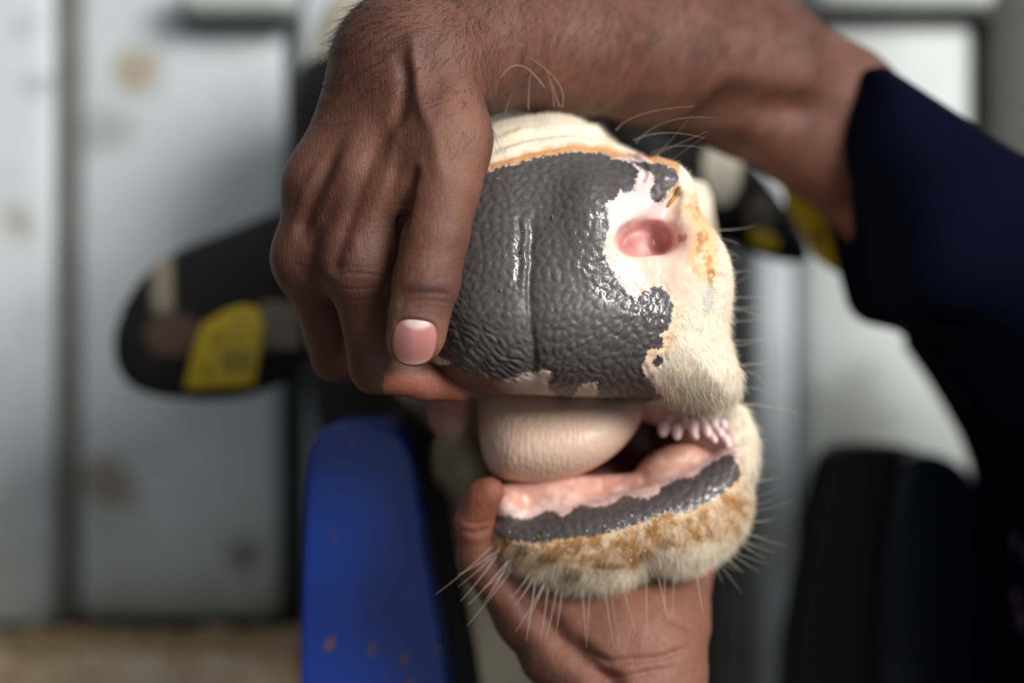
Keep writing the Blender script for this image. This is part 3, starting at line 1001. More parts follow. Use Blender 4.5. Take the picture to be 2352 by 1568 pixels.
rough = MC.math('ADD', MC.math('MULTIPLY', fm, 0.35), 0.55)
rough = MC.math('SUBTRACT', rough, MC.math('MULTIPLY', dark, 0.02))
MC.l(rough, MC.b.inputs['Roughness'])
drop = MC.step(MC.noise(95, 3, 0.6, co_), 0.42, 0.56)
coat = MC.math('MULTIPLY', wt, MC.math('ADD', MC.math('MULTIPLY', drop, 0.75), 0.25))
MC.l(coat, MC.b.inputs['Coat Weight'])
MC.set(Coat_Roughness=0.055)
hb = MC.math('ADD', MC.math('MULTIPLY', MC.noise(1500, 2, 0.6, co_), 0.6), MC.math('MULTIPLY', MC.noise(420, 3, 0.6, co_), 1.0))
MC.l(MC.bump(hb, 0.25, 0.0005), MC.b.inputs['Normal'])
MC.l(MC.bump(MC.noise(260, 2, 0.5, co_), 0.6, 0.0012, MC.bump(hb, 0.25, 0.0005)), MC.b.inputs['Coat Normal'])
cow_ob = link('cow', me, MC.m)
tag(cow_ob, 'black and white cow with wet dark-patched nose and its mouth held open', 'cow')

# tongue
tg = Field([(-0.03, 0.075, 0.0015)], [(0.56, 0.70, 0.002)], [(1.16, 1.26, 0.0015)])
def tongue_front(x, z):
    uu = 1176 + x / (K * 0.60)
    vv = 784 - (z - CZ) / (K * 0.60)
    return 0.585 + 0.010 * ((uu - 1290) / 200.0) ** 2 + 0.016 * (np.maximum(0, 1040 - vv) / 130.0) ** 2 + 0.004 * (np.maximum(0, vv - 1040) / 70.0) ** 2
tg.prism([(1100, 870), (1486, 862), (1496, 930), (1484, 966), (1452, 1012), (1404, 1056), (1340, 1090), (1270, 1110), (1200, 1116), (1138, 1106), (1108, 1062), (1094, 980)], 0.604, tongue_front, 0.69, 0.022, k=0.0)
co, quads = tg.mesh(2)
tme = subdivided('tongue', co, quads)
MT = Mat('tongue_skin')
co_ = MT.coord()
mp = MT.n('ShaderNodeMapping')
mp.inputs['Scale'].default_value = (1.0, 0.5, 0.35)
MT.l(co_, mp.inputs[0])
pap = MT.n('ShaderNodeTexVoronoi', _Scale=620.0)
MT.l(mp.outputs[0], pap.inputs['Vector'])
sep = MT.n('ShaderNodeSeparateXYZ')
MT.l(co_, sep.inputs[0])
tipm = MT.math('ADD', MT.math('MULTIPLY', sep.outputs[2], -1.0), MT.math('MULTIPLY', sep.outputs[0], 0.35))
tipm = MT.math('ADD', tipm, MT.math('MULTIPLY', MT.noise(120, 3, 0.6, co_), 0.008))
tf = MT.step(tipm, -1.186, -1.160)
c_ = MT.mix(tf, srgb(212, 180, 158), srgb(228, 168, 152))
c_ = MT.mix(MT.step(MT.noise(60, 3, 0.6, co_), 0.58, 0.75, 0, 0.5), c_, srgb(206, 172, 118))
MT.l(c_, MT.b.inputs['Base Color'])
MT.set(Roughness=0.5, Coat_Weight=0.12, Coat_Roughness=0.2)
MT.l(MT.bump(pap.outputs['Distance'], 0.45, 0.0007), MT.b.inputs['Normal'])
link('tongue', tme, MT.m, cow_ob)['label'] = 'beige pink tongue filling the open mouth'

# pointed papillae on the cheek lining
MPp = plain_mat('papilla_pink', srgb(238, 206, 206), 0.35, 0, 0.08, 200, 0.05)
rs = np.random.default_rng(11)
def papilla_mesh():
    rings = [(0.0, 1.0), (0.35, 1.05), (0.7, 0.8), (0.92, 0.45), (1.0, 0.0)]
    vs_, fs_ = [], []
    ns = 10
    for (t, r) in rings[:-1]:
        for s in range(ns):
            a_ = 2 * math.pi * s / ns
            vs_.append((r * math.cos(a_), r * math.sin(a_), -t))
    vs_.append((0, 0, -1.0))
    for i in range(len(rings) - 2):
        for s in range(ns):
            s2 = (s + 1) % ns
            fs_.append((i * ns + s, (i + 1) * ns + s, (i + 1) * ns + s2, i * ns + s2))
    b0 = (len(rings) - 2) * ns
    for s in range(ns):
        fs_.append((b0 + s, len(vs_) - 1, b0 + (s + 1) % ns))
    m_ = bpy.data.meshes.new('papilla')
    m_.from_pydata(vs_, [], fs_)
    m_.shade_smooth()
    m_.materials.append(MPp)
    return m_
pm = papilla_mesh()
for (px, py, d, r, L, ax, ay) in ((1527, 975, .615, 2.6, 6.0, -.25, .2), (1556, 980, .613, 2.4, 6.4, -.1, .2), (1592, 968, .611, 2.4, 7.5, 0, .2), (1598, 994, .610, 1.5, 3.4, 0, .3), (1622, 976, .609, 2.3, 6.5, .15, .3),
                                  (1636, 996, .607, 1.9, 5, .3, .3), (1650, 985, .606, 2.0, 5, .4, .3), (1575, 960, .616, 2.0, 5, 0, .1), (1640, 965, .608, 2.2, 5, .2, .3), (1664, 1004, .604, 1.9, 4.5, .5, .3),
                                  (1538, 955, .620, 1.8, 4, -.1, .1), (1672, 1022, .602, 1.7, 4, .7, .2), (1612, 955, .614, 1.9, 4, .1, .1), (1660, 968, .606, 1.8, 4, .2, .3)):
    o = link('papilla', pm, None, cow_ob)
    o.location = P(px, py, d)
    o.scale = (r / 1000, r / 1000, L / 1000)
    o.rotation_euler = (-ay - 0.35, -ax, 0)

# long whiskers, each one its own hair
MW = plain_mat('whisker', srgb(222, 212, 196), 0.4, 0, 0.1, 100, 0)
def whisker(pts, r0):
    pts = np.array([P(*p) for p in pts])
    n = 12
    t = np.linspace(0, 1, n)
    tt = np.linspace(0, 1, len(pts))
    if len(pts) == 3:
        a_, b_, c_ = pts
        b_ = 2 * b_ - 0.5 * (a_ + c_)
        path = np.outer((1 - t) ** 2, a_) + np.outer(2 * t * (1 - t), b_) + np.outer(t * t, c_)
    else:
        path = np.stack([np.interp(t, tt, pts[:, i]) for i in range(3)], 1)
    rad = r0 * (1 - 0.8 * t)
    cc, ff = strands(path[None], rad[None], 4)
    return link('whisker', mesh_from('whisker', cc, ff), MW, cow_ob)
W = []
for (a_, b_, c_) in (((1290, 246), (1282, 190), (1213, 130)), ((1214, 252), (1216, 190), (1226, 145)), ((1272, 246), (1268, 205), (1250, 150)), ((1285, 244), (1270, 200), (1262, 175)), ((1160, 262), (1172, 225), (1188, 200)), ((1250, 200), (1195, 150), (1150, 180)),
                     ((1415, 300), (1475, 262), (1596, 244)), ((1460, 330), (1530, 280), (1640, 270)), ((1455, 322), (1530, 305), (1620, 318)), ((1505, 360), (1560, 300), (1590, 262)), ((1500, 358), (1560, 330), (1630, 300)), ((1495, 352), (1560, 335), (1640, 346)), ((1530, 378), (1580, 340), (1625, 310))):
    dr = 0.585 if a_[0] < 1400 else 0.59
    W.append([(a_[0], a_[1], dr), (b_[0], b_[1], dr - 0.012), (c_[0], c_[1], dr - 0.02)])
for i in range(17):
    y0 = 545 + i * 25 + rs.uniform(-22, 22)
    x0 = np.interp(y0, [560, 700, 785, 850, 900, 960], [1655, 1680, 1690, 1714, 1720, 1700])
    ln = rs.uniform(30, 125)
    up = rs.uniform(-34, 34) + (y0 - 700) * 0.10
    W.append([(x0 - 8, y0, 0.60), (x0 + ln * 0.5, y0 + up * 0.25, 0.598), (x0 + ln, y0 + up, 0.596)])
for i in range(20):
    t = i / 19.0
    x0 = np.interp(t, [0, .4, 1], [1736, 1722, 1640])
    y0 = np.interp(t, [0, .4, 1], [1080, 1220, 1290])
    an = np.interp(t, [0, 1], [-0.35, 0.95]) + rs.uniform(-.3, .3)
    y0 += rs.uniform(-12, 12)
    ln = rs.uniform(45, 105)
    W.append([(x0 - 10, y0, 0.606), (x0 + 0.5 * ln * math.cos(an), y0 + 0.5 * ln * math.sin(an) + 4, 0.603), (x0 + ln * math.cos(an), y0 + ln * math.sin(an), 0.60)])
for i in range(26):
    t = i / 25.0
    x0 = np.interp(t, [0, .25, .6, 1], [1135, 1180, 1300, 1590])
    y0 = np.interp(t, [0, .25, .6, 1], [1262, 1310, 1368, 1318])
    x0 += rs.uniform(-18, 18)
    an = np.interp(t, [0, .3, .6, 1], [2.75, 2.2, 1.65, 1.35]) + rs.uniform(-.32, .32)
    ln = rs.uniform(60, 150) * np.interp(t, [0, 1], [1.2, 0.8])
    W.append([(x0, y0 - 8, 0.592), (x0 + 0.5 * ln * math.cos(an), y0 + 0.5 * ln * math.sin(an), 0.582), (x0 + ln * math.cos(an), y0 + ln * math.sin(an), 0.575)])
for w in W:
    whisker(w, rs.uniform(0.00007, 0.00013))

# short coat hair over the furred skin facing the light
def grow_hair(me_, weight_vert, n, length_fn, dir_fn, rad, seed, color_fn=None, seg=4):
    r_ = np.random.default_rng(seed)
    cv_ = verts_of(me_)
    nv_ = normals_of(me_)
    me_.calc_loop_triangles()
    tri = np.empty(len(me_.loop_triangles) * 3, dtype=np.int32)
    me_.loop_triangles.foreach_get('vertices', tri)
    tri = tri.reshape(-1, 3)
    w_ = weight_vert[tri].min(1)
    keep = w_ > 0
    tri, w_ = tri[keep], w_[keep]
    ar = 0.5 * np.linalg.norm(np.cross(cv_[tri[:, 1]] - cv_[tri[:, 0]], cv_[tri[:, 2]] - cv_[tri[:, 0]]), axis=1) * w_
    c_ = np.cumsum(ar)
    ti = np.searchsorted(c_, r_.uniform(0, c_[-1], n))
    ti = np.clip(ti, 0, len(tri) - 1)
    a_, b_ = r_.uniform(0, 1, n), r_.uniform(0, 1, n)
    fl = a_ + b_ > 1
    a_[fl], b_[fl] = 1 - a_[fl], 1 - b_[fl]
    T = tri[ti]
    wts = np.stack([1 - a_ - b_, a_, b_], 1)
    root = (cv_[T] * wts[..., None]).sum(1)
    nn = (nv_[T] * wts[..., None]).sum(1)
    nn /= np.linalg.norm(nn, axis=1, keepdims=True) + 1e-9
    L = length_fn(root) * r_.uniform(0.6, 1.25, n)
    d_ = dir_fn(root, nn, r_)
    d_ /= np.linalg.norm(d_, axis=1, keepdims=True) + 1e-9
    d2_ = d_ - nn * 0.35 + np.array([0, 0, -0.25])
    d2_ /= np.linalg.norm(d2_, axis=1, keepdims=True) + 1e-9
    ts = np.linspace(0, 1, seg)
    path = root[:, None, :] - nn[:, None, :] * 0.0003 + (d_[:, None, :] * ts[None, :, None] * (1 - 0.5 * ts[None, :, None]) + d2_[:, None, :] * 0.5 * ts[None, :, None] ** 2) * L[:, None, None]
    rd = rad * (1 - 0.85 * ts)[None, :] * r_.uniform(0.7, 1.2, n)[:, None]
    return root, T, wts, path, rd
vw = furm * (co_y := verts_of(me)[:, 1] < 0.66) * (nr[:, 1] < 0.35) * np.where((v < 1000) & (u < 1090), 0, 1) * (d_mouth2 < -4)
vw = vw * np.where(jaw, 1.6, 1.0) * np.where(v < 420, 0.8, 1.0)
def hair_len(r):
    uu, vv = UV(r)
    L = np.full(len(r), 0.0026)
    L = np.where((vv > 830) & (vv < 1000) & (uu > 1450), 0.0062, L)
    L = np.where((vv > 700) & (vv <= 830) & (uu > 1450), 0.0036, L)
    L = np.where(vv > 1000, 0.0050, L)
    return np.where(vv < 430, 0.0022, L)
def hair_dir(r, n, g):
    uu, vv = UV(r)
    flow = np.zeros_like(r)
    flow[:, 2] = -1.0
    flow[:, 0] = np.where(vv > 1000, (uu - 1430) / 400.0, 0.25)
    flow[vv < 430] = np.array([0.5, 0.2, 0.5])
    flow[(vv < 830) & (vv > 430)] = np.array([0.6, 0.3, -0.5])
    flow -= n * (flow * n).sum(1, keepdims=True)
    return n * np.where(vv > 1000, 0.75, 0.35)[:, None] + flow * 0.75 + g.normal(0, 0.22, r.shape)
root, T, wts, path, rd = grow_hair(me, vw, 38000, hair_len, hair_dir, 0.000075, 71, seg=3)
hc, hf = strands(path, rd, 3)
hme = mesh_from('coat_hair', hc, hf)
rc = (col[T] * wts[..., None]).sum(1)
attr_c(hme, 'col', np.repeat(rc * np.random.default_rng(3).uniform(0.85, 1.12, (len(rc), 1)), path.shape[1] * 3, axis=0))
MH = Mat('coat_hair')
MH.l(MH.attr('col').outputs['Color'], MH.b.inputs['Base Color'])
MH.set(Roughness=0.55)
hair_ob = link('coat_hair', hme, MH.m, cow_ob)
hair_ob['kind'] = 'stuff'

# froth and droplets of saliva along the lower lip and on the nose
def droplets(n, seed, line, spread, r0, r1, d0, d1):
    g = np.random.default_rng(seed)
    t = g.uniform(0, 1, n)
    lp = np.array(line, dtype=float)
    tt = np.linspace(0, 1, len(lp))
    px = np.interp(t, tt, lp[:, 0]) + g.normal(0, spread, n)
    py = np.interp(t, tt, lp[:, 1]) + g.normal(0, spread, n)
    dd = cow.front_depth(px, py, d0, d1)
    ok = ~np.isnan(dd)
    px, py, dd = px[ok], py[ok], dd[ok]
    r = g.uniform(r0, r1, len(px))
    ph = (1 + 5 ** 0.5) / 2
    iv = np.array([(-1, ph, 0), (1, ph, 0), (-1, -ph, 0), (1, -ph, 0), (0, -1, ph), (0, 1, ph), (0, -1, -ph), (0, 1, -ph), (ph, 0, -1), (ph, 0, 1), (-ph, 0, -1), (-ph, 0, 1)]) / math.sqrt(1 + ph * ph)
    fi = np.array([(0, 11, 5), (0, 5, 1), (0, 1, 7), (0, 7, 10), (0, 10, 11), (1, 5, 9), (5, 11, 4), (11, 10, 2), (10, 7, 6), (7, 1, 8), (3, 9, 4), (3, 4, 2), (3, 2, 6), (3, 6, 8), (3, 8, 9), (4, 9, 5), (2, 4, 11), (6, 2, 10), (8, 6, 7), (9, 8, 1)])
    c_ = np.stack([(px - 1176) * K * dd, dd - r * 0.2, CZ - (py - 784) * K * dd], 1)
    vv_ = (c_[:, None, :] + iv[None] * r[:, None, None]).reshape(-1, 3)
    ff_ = (fi[None] + (np.arange(len(px)) * 12)[:, None, None]).reshape(-1, 3)
    return vv_, ff_
dv, df_ = [], []
for args in ((90, 1, [(1395, 1222), (1450, 1204), (1520, 1182), (1600, 1164)], 8, .00015, .0007, .555, .62), (40, 2, [(1420, 1265), (1500, 1285), (1570, 1290)], 9, .00015, .0007, .555, .63),
             (40, 3, [(1180, 1245), (1260, 1250), (1400, 1250)], 14, .00012, .0005, .555, .63), (30, 4, [(1190, 520), (1195, 640)], 9, .0001, .0003, .53, .56), (30, 5, [(1390, 560), (1420, 640), (1530, 690)], 9, .0001, .0003, .53, .58)):
    a_, b_ = droplets(*args)
    df_.append(b_ + sum(len(q) for q in dv))
    dv.append(a_)
MSV = Mat('saliva')
MSV.set(Roughness=0.12, Transmission_Weight=0.45, IOR=1.33)
MSV.b.inputs['Base Color'].default_value = (0.9, 0.92, 0.95, 1)
sv = link('saliva_droplets', mesh_from('saliva_droplets', np.concatenate(dv), np.concatenate(df_)), MSV.m, cow_ob)
sv['kind'] = 'stuff'

# bits of straw and feed stuck to the skin
M_STRAW = plain_mat('straw', srgb(160, 124, 66), 0.7, 0, 0.35, 300, 0.2, 0.0005)
def straw_bit(pts, r, d0=0.52, d1=0.62, lift=0.0006):
    px = np.array([p[0] for p in pts], dtype=float)
    py = np.array([p[1] for p in pts], dtype=float)
    dd = cow.front_depth(px, py, d0, d1)
    if np.isnan(dd).any():
        return
    path = np.array([P(a_, b_, c_ - lift) for a_, b_, c_ in zip(px, py, dd)])
    n = len(path)
    rad = np.array([r * 0.8] + [r] * (n - 2) + [r * 0.6]) if n > 2 else np.array([r, r * 0.7])
    cc, ff = strands(path[None], rad[None], 5)
    return tag(link('straw_bit', mesh_from('straw_bit', cc, ff), M_STRAW), 'tiny straw fragment stuck to the cow\'s wet muzzle', 'straw', 'straw fragments stuck to the muzzle')
st_ = straw_bit([(1560, 428), (1553, 446), (1540, 464), (1533, 474)], 0.0010, lift=0.0002)
if st_:
    st_['label'] = 'golden brown straw plug caught in the slit above the nostril'
    del st_['group']
for pts, where in (([(1140, 411), (1149, 409)], 'high on the dark nose pad, close to the thumb'), ([(1268, 492), (1269, 503)], 'on the dark nose pad midway to the nostril'), ([(1150, 664), (1153, 671)], 'on the nose pad level with the thumb joint'),
                   ([(1304, 722), (1312, 718)], 'on the lower nose pad right of the middle groove'), ([(1212, 700), (1214, 706)], 'in the middle groove of the nose pad'), ([(1204, 455), (1207, 451)], 'on the upper nose pad above the wet groove'),
                   ([(1173, 1280), (1186, 1276)], 'at the left corner of the lower lip, lowest of all'), ([(1208, 1262), (1216, 1270)], 'in the stained hair under the left half of the lower lip'),
                   ([(1235, 1230), (1243, 1238)], 'on the dark rim of the lower lip'), ([(1600, 1168), (1606, 1160)], 'under the right end of the lower lip')):
    sb_ = straw_bit(pts, 0.00024, 0.52, 0.64)
    if sb_:
        sb_['label'] = 'tiny straw fragment ' + where

# eyes on the sides of the head
ME_ = Mat('cow_eye')
ME_.b.inputs['Base Color'].default_value = (0.012, 0.008, 0.006, 1)
ME_.set(Roughness=0.06)
M_LID = plain_mat('eyelid', srgb(22, 20, 20), 0.7, 0, 0.2, 200, 0.3)
for sgn in (-1, 1):
    tt_ = np.linspace(0.19, 0.0, 120)
    line_ = np.stack([0.005 + sgn * tt_, np.full(120, 0.80), np.full(120, 1.318)], 1)
    hit_ = line_[np.argmax(cow.sample(line_) < 0)]
    bm = bmesh.new()
    bmesh.ops.create_uvsphere(bm, u_segments=24, v_segments=16, radius=0.0175)
    for q in bm.verts:
        q.co = Vector((q.co.x * 0.8, q.co.y * 1.15, q.co.z * 0.85)) + Vector(hit_) - Vector((sgn * 0.006, 0, 0))
    em = bpy.data.meshes.new('eye')
    bm.to_mesh(em)
    bm.free()
    em.shade_smooth()
    eye = link('eye', em, ME_.m, cow_ob)
    eye['label'] = 'glossy dark eye'
    an_ = np.linspace(0, 2 * math.pi, 33)
    ring_ = np.stack([np.full(33, hit_[0] + sgn * 0.001), hit_[1] + 0.0215 * np.cos(an_), hit_[2] + 0.0145 * np.sin(an_)], 1)
    cc, ff = strands(ring_[None], np.full((1, 33), 0.0045), 8)
    link('eyelid', mesh_from('eyelid', cc, ff), M_LID, cow_ob)

# yellow ear tags
MTAG = plain_mat('yellow_plastic', srgb(204, 174, 18), 0.45, 0, 0.06, 40, 0.05)
MINK = plain_mat('tag_ink', srgb(60, 58, 20), 0.6)
t1 = solid('ear_tag', [(470, 745), (520, 716), (560, 702), (596, 706), (612, 740), (604, 800), (590, 882), (520, 888), (430, 892), (448, 815)], 0.835, 0.826, 0.8285, 0.001, MTAG, None, 0, 2)
tag(t1, 'large yellow plastic tag hanging from the ear left of the hand', 'ear tag')
def ink(parent, d, rects):
    for (x0, y0, x1, y1) in rects:
        solid('print_mark', [(x0, y0), (x1, y0), (x1, y1), (x0, y1)], d, d - 0.0004, d + 0.0002, 0, MINK, parent)
ink(t1, 0.8258, ((515, 808, 521, 852), (515, 808, 538, 814), (515, 828, 538, 833), (515, 846, 538, 852), (534, 808, 540, 852), (550, 806, 556, 850), (550, 806, 574, 812), (568, 806, 574, 850), (550, 844, 574, 850),
                 (486, 772, 490, 792), (497, 770, 501, 790), (508, 768, 512, 788), (540, 764, 544, 786), (470, 840, 474, 866), (480, 842, 484, 866)))
tube_ = solid('stud', [(548, 722), (556, 714), (564, 722), (556, 730)], 0.83, 0.820, 0.828, 0.001, MTAG, t1, 2, 2)
t2 = solid('ear_tag', [(1788, 428), (1830, 445), (1880, 492), (1930, 530), (1940, 640), (1900, 618), (1862, 590), (1842, 545), (1805, 490)], 0.82, 0.812, 0.8145, 0.001, MTAG, None, 0, 2)
tag(t2, 'yellow ear tag partly hidden behind the dark sleeve', 'ear tag')
ink(t2, 0.8118, ((1868, 520, 1874, 556), (1880, 530, 1886, 570), (1866, 536, 1890, 541)))
t3 = solid('ear_tag', [(1712, 532), (1745, 526), (1784, 548), (1786, 574), (1758, 582), (1726, 566)], 0.84, 0.832, 0.835, 0.001, MTAG, None, 1, 2)
tag(t3, 'small yellow tag stud half in shadow on the ear right of the muzzle', 'ear tag')

cow.F = None

# ---------------------------------------------------------------- the person: both arms, hands and trunk as one skin
man = Field([(-0.105, 0.088, 0.00178), (0.088, 0.14, 0.004), (0.14, 0.75, 0.01)],
            [(0.40, 0.512, 0.006), (0.512, 0.66, 0.00178), (0.66, 0.75, 0.004), (0.75, 1.02, 0.01)],
            [(0.02, 0.78, 0.02), (0.78, 1.085, 0.006), (1.085, 1.41, 0.00178), (1.41, 1.75, 0.006)])
# right forearm, upper arm
man.chain([(928, 128, 0.568, 2.62), (1080, 108, 0.594, 2.55), (1300, 108, 0.630, 2.75), (1500, 122, 0.665, 3.15), (1720, 165, 0.70, 3.9)], k=0.014)
man.chain([(1730, 180, 0.705, 3.8), (1900, 275, 0.725, 3.75), (2060, 425, 0.742, 3.6), (2350, 620, 0.78, 3.8)], k=0.012)
man.chain([(1780, 300, 0.695, 1.8), (1900, 365, 0.71, 2.2)], k=0.008)
man.chain([(1560, 292, 0.668, 0.4), (1690, 262, 0.655, 0.75), (1830, 250, 0.672, 0.4)], k=0.012, op='cut')
# back of the right hand: five rays from the wrist
man.chain([(948, 165, 0.566, 2.15), (862, 420, 0.555, 1.55), (826, 600, 0.554, 1.30)], k=0.012)
man.chain([(885, 165, 0.572, 2.05), (752, 430, 0.567, 1.55), (714, 592, 0.571, 1.28)], k=0.012)
man.chain([(890, 165, 0.586, 1.9), (745, 430, 0.595, 1.5), (706, 578, 0.604, 1.22)], k=0.012)
man.chain([(895, 170, 0.600, 1.8), (765, 420, 0.618, 1.35), (722, 545, 0.630, 1.12)], k=0.012)
man.chain([(992, 175, 0.564, 2.0), (1024, 320, 0.547, 1.5), (1020, 430, 0.541, 1.40)], k=0.014)
# web of skin between thumb and first finger
man.chain([(965, 230, 0.560, 1.4), (950, 330, 0.560, 1.0)], k=0.012)
# fingers
man.chain([(826, 600, 0.554, 1.26), (862, 845, 0.567, 0.98), (975, 876, 0.575, 0.74), (1046, 890, 0.5785, 0.62)], k=0.0035, k0=0.010)
man.chain([(714, 592, 0.571, 1.24), (770, 822, 0.598, 0.95), (880, 845, 0.628, 0.8), (950, 845, 0.645, 0.7)], k=0.0035, k0=0.010)
man.chain([(706, 578, 0.604, 1.18), (750, 780, 0.632, 0.9), (850, 805, 0.655, 0.75), (915, 798, 0.668, 0.65)], k=0.0035)
man.chain([(722, 545, 0.630, 1.08), (752, 690, 0.655, 0.8), (830, 718, 0.672, 0.65), (890, 710, 0.684, 0.58)], k=0.0035)
# thumb: broad at the joints, waisted between, flat-ended
TH = [(1020, 430, 0.541, 1.38), (1000, 540, 0.538, 1.27), (979, 650, 0.536, 1.27), (965, 712, 0.536, 1.14), (956, 765, 0.5365, 1.10), (949, 782, 0.537, 1.00)]
man.chain(TH, k=0.002)
# knuckles and tendons
man.ell(P(822, 598, 0.5515), (0.0120, 0.0115, 0.0140), 0.010)
man.ell(P(708, 594, 0.5675), (0.0115, 0.0115, 0.0140), 0.010)
def tendon(a, b, r, k=0.005):
    man.cone(P(*a), P(*b), r[0], r[1], k)
# left hand under the chin
man.chain([(1452, 1900, 0.60, 2.8), (1448, 1600, 0.603, 2.75), (1452, 1490, 0.608, 2.95)], k=0.012)
man.chain([(1480, 1500, 0.612, 2.7), (1530, 1430, 0.620, 1.75)], k=0.012)
for i in range(4):
    o_ = i * 0.017
    man.chain([(1525 - 14 * i, 1440, 0.616 + o_, 1.30), (1570 - 12 * i, 1385, 0.628 + o_, 1.0 - 0.05 * i), (1598 - 18 * i, 1290, 0.660 + o_ * 0.8, 0.9 - 0.05 * i), (1590 - 24 * i, 1180, 0.684 + o_ * 0.8, 0.8 - 0.05 * i), (1565 - 24 * i, 1110, 0.692 + o_ * 0.8, 0.68 - 0.04 * i)], k=0.004, k0=0.012)
man.chain([(1370, 1500, 0.606, 2.2), (1215, 1410, 0.612, 1.45), (1104, 1280, 0.608, 0.95), (1092, 1195, 0.602, 0.78), (1112, 1140, 0.596, 0.64), (1128, 1126, 0.593, 0.52)], k=0.006, k0=0.012)
man.chain([(1290, 1480, 0.610, 1.9), (1240, 1400, 0.618, 1.2)], k=0.010)
# left forearm and upper arm, trunk, neck, head, legs
W0 = P(1452, 1900, 0.60)
man.cone(W0, (0.19, 0.52, 0.86), 0.028, 0.040, 0.012)
man.cone((0.19, 0.52, 0.86), (0.37, 0.55, 1.26), 0.043, 0.055, 0.012)
SHR = P(2350, 620, 0.78)
man.cone(SHR, (0.40, 0.72, 1.24), 0.038, 0.060, 0.03)
man.cone((0.37, 0.55, 1.26), (0.40, 0.66, 1.25), 0.052, 0.070, 0.03)
man.cone((0.41, 0.68, 1.24), (0.55, 0.70, 0.92), 0.115, 0.130, 0.04)
man.cone((0.40, 0.68, 1.30), (0.345, 0.68, 1.47), 0.060, 0.052, 0.02)
man.ell((0.325, 0.68, 1.565), (0.098, 0.076, 0.115), 0.02)
man.cone((0.27, 0.68, 1.505), (0.245, 0.68, 1.495), 0.045, 0.028, 0.02)
man.cone((0.238, 0.68, 1.575), (0.212, 0.68, 1.540), 0.008, 0.014, 0.008)
for s in (-1, 1):
    man.ell((0.34, 0.68 + s * 0.078, 1.555), (0.018, 0.008, 0.030), 0.006)
    man.ell((0.236, 0.68 + s * 0.032, 1.572), (0.010, 0.016, 0.011), 0.006, 'cut')
    man.ell((0.245, 0.68 + s * 0.032, 1.572), (0.012, 0.013, 0.012), 0.002)
    man.cone((0.55, 0.70 + s * 0.085, 0.90), (0.50, 0.70 + s * 0.09, 0.48), 0.088, 0.058, 0.03)
    man.cone((0.50, 0.70 + s * 0.09, 0.48), (0.56, 0.70 + s * 0.09, 0.09), 0.056, 0.040, 0.02)
    man.cone((0.56, 0.70 + s * 0.09, 0.06), (0.42, 0.70 + s * 0.10, 0.055), 0.032, 0.028, 0.02)
man.ell((0.236, 0.68, 1.512), (0.010, 0.024, 0.0035), 0.003, 'cut')

co, quads = man.mesh(2)
pme = subdivided('person', co, quads)
co = verts_of(pme)
nr = normals_of(pme)
u, v = UV(co)
handf = (co[:, 1] < 0.60) & (v < 920) & (u < 1150)
h = np.zeros(len(co))
# tendons, the hollows between them and the crease beside the thumb
def seg_dist(pts):
    best = np.full(len(uh), 1e9)
    along = np.zeros(len(uh))
    n = len(pts) - 1
    for i, (a, b) in enumerate(zip(pts[:-1], pts[1:])):
        ex, ey = b[0] - a[0], b[1] - a[1]
        t = np.clip(((uh - a[0]) * ex + (vh - a[1]) * ey) / (ex * ex + ey * ey), 0, 1)
        d_ = np.hypot(uh - a[0] - t * ex, vh - a[1] - t * ey)
        along = np.where(d_ < best, (i + t) / n, along)
        best = np.minimum(best, d_)
    return best, sstep(0.0, 0.3, along) * sstep(1.0, 0.8, along)
uh, vh = u[handf], v[handf]
nfront = sstep(0.25, -0.35, nr[handf, 1])
acc = np.zeros(len(uh))
for pts, amp, w_ in (([(930, 250), (890, 400), (838, 560)], 0.0011, 17), ([(840, 260), (770, 420), (712, 565)], 0.0011, 17), ([(762, 320), (700, 440), (660, 560)], 0.0006, 12),
                     ([(890, 270), (830, 420), (768, 590), (765, 640)], -0.0020, 21), ([(790, 320), (728, 440), (682, 560)], -0.0013, 14),
                     ([(942, 50), (952, 130), (960, 200), (978, 300)], 0.0016, 15), ([(964, 215), (1000, 330), (1015, 420)], 0.0007, 18), ([(918, 100), (930, 180), (924, 230), (905, 310)], -0.0020, 17), ([(1000, 150), (1010, 220)], -0.0008, 22),
                     ([(962, 370), (940, 420), (930, 480), (918, 540)], -0.0030, 11), ([(700, 560), (690, 610)], 0.0003, 20), ([(800, 560), (830, 560)], 0.0004, 18)):
    sd_, fd_ = seg_dist(pts)
    acc += amp * fd_ * np.exp(-(sd_ / w_) ** 2)
h[handf] += acc * nfront
# folds of the lower palm
lowh = (co[:, 1] < 0.70) & (v > 1090) & (u > 1000) & (u < 1700)
uh, vh = u[lowh], v[lowh]
acc = (fbm(uh / 60, vh / 60, None, 61) - 0.5) * 0.0016
for pts, amp, w_ in (([(1150, 1290), (1215, 1370), (1290, 1470), (1400, 1570), (1450, 1640)], -0.0050, 30), ([(1290, 1470), (1400, 1520), (1520, 1510), (1600, 1480)], -0.0014, 9), ([(1320, 1540), (1430, 1556), (1560, 1530)], -0.0012, 9), ([(1500, 1360), (1540, 1420), (1600, 1450)], -0.0012, 10), ([(1050, 1215), (1090, 1225), (1130, 1215)], -0.0008, 7), ([(1055, 1195), (1090, 1203), (1130, 1195)], -0.0005, 5)):
    sd_, fd_ = seg_dist(pts)
    acc += amp * fd_ * np.exp(-(sd_ / w_) ** 2)
h[lowh] += acc * sstep(0.3, -0.2, nr[lowh, 1])
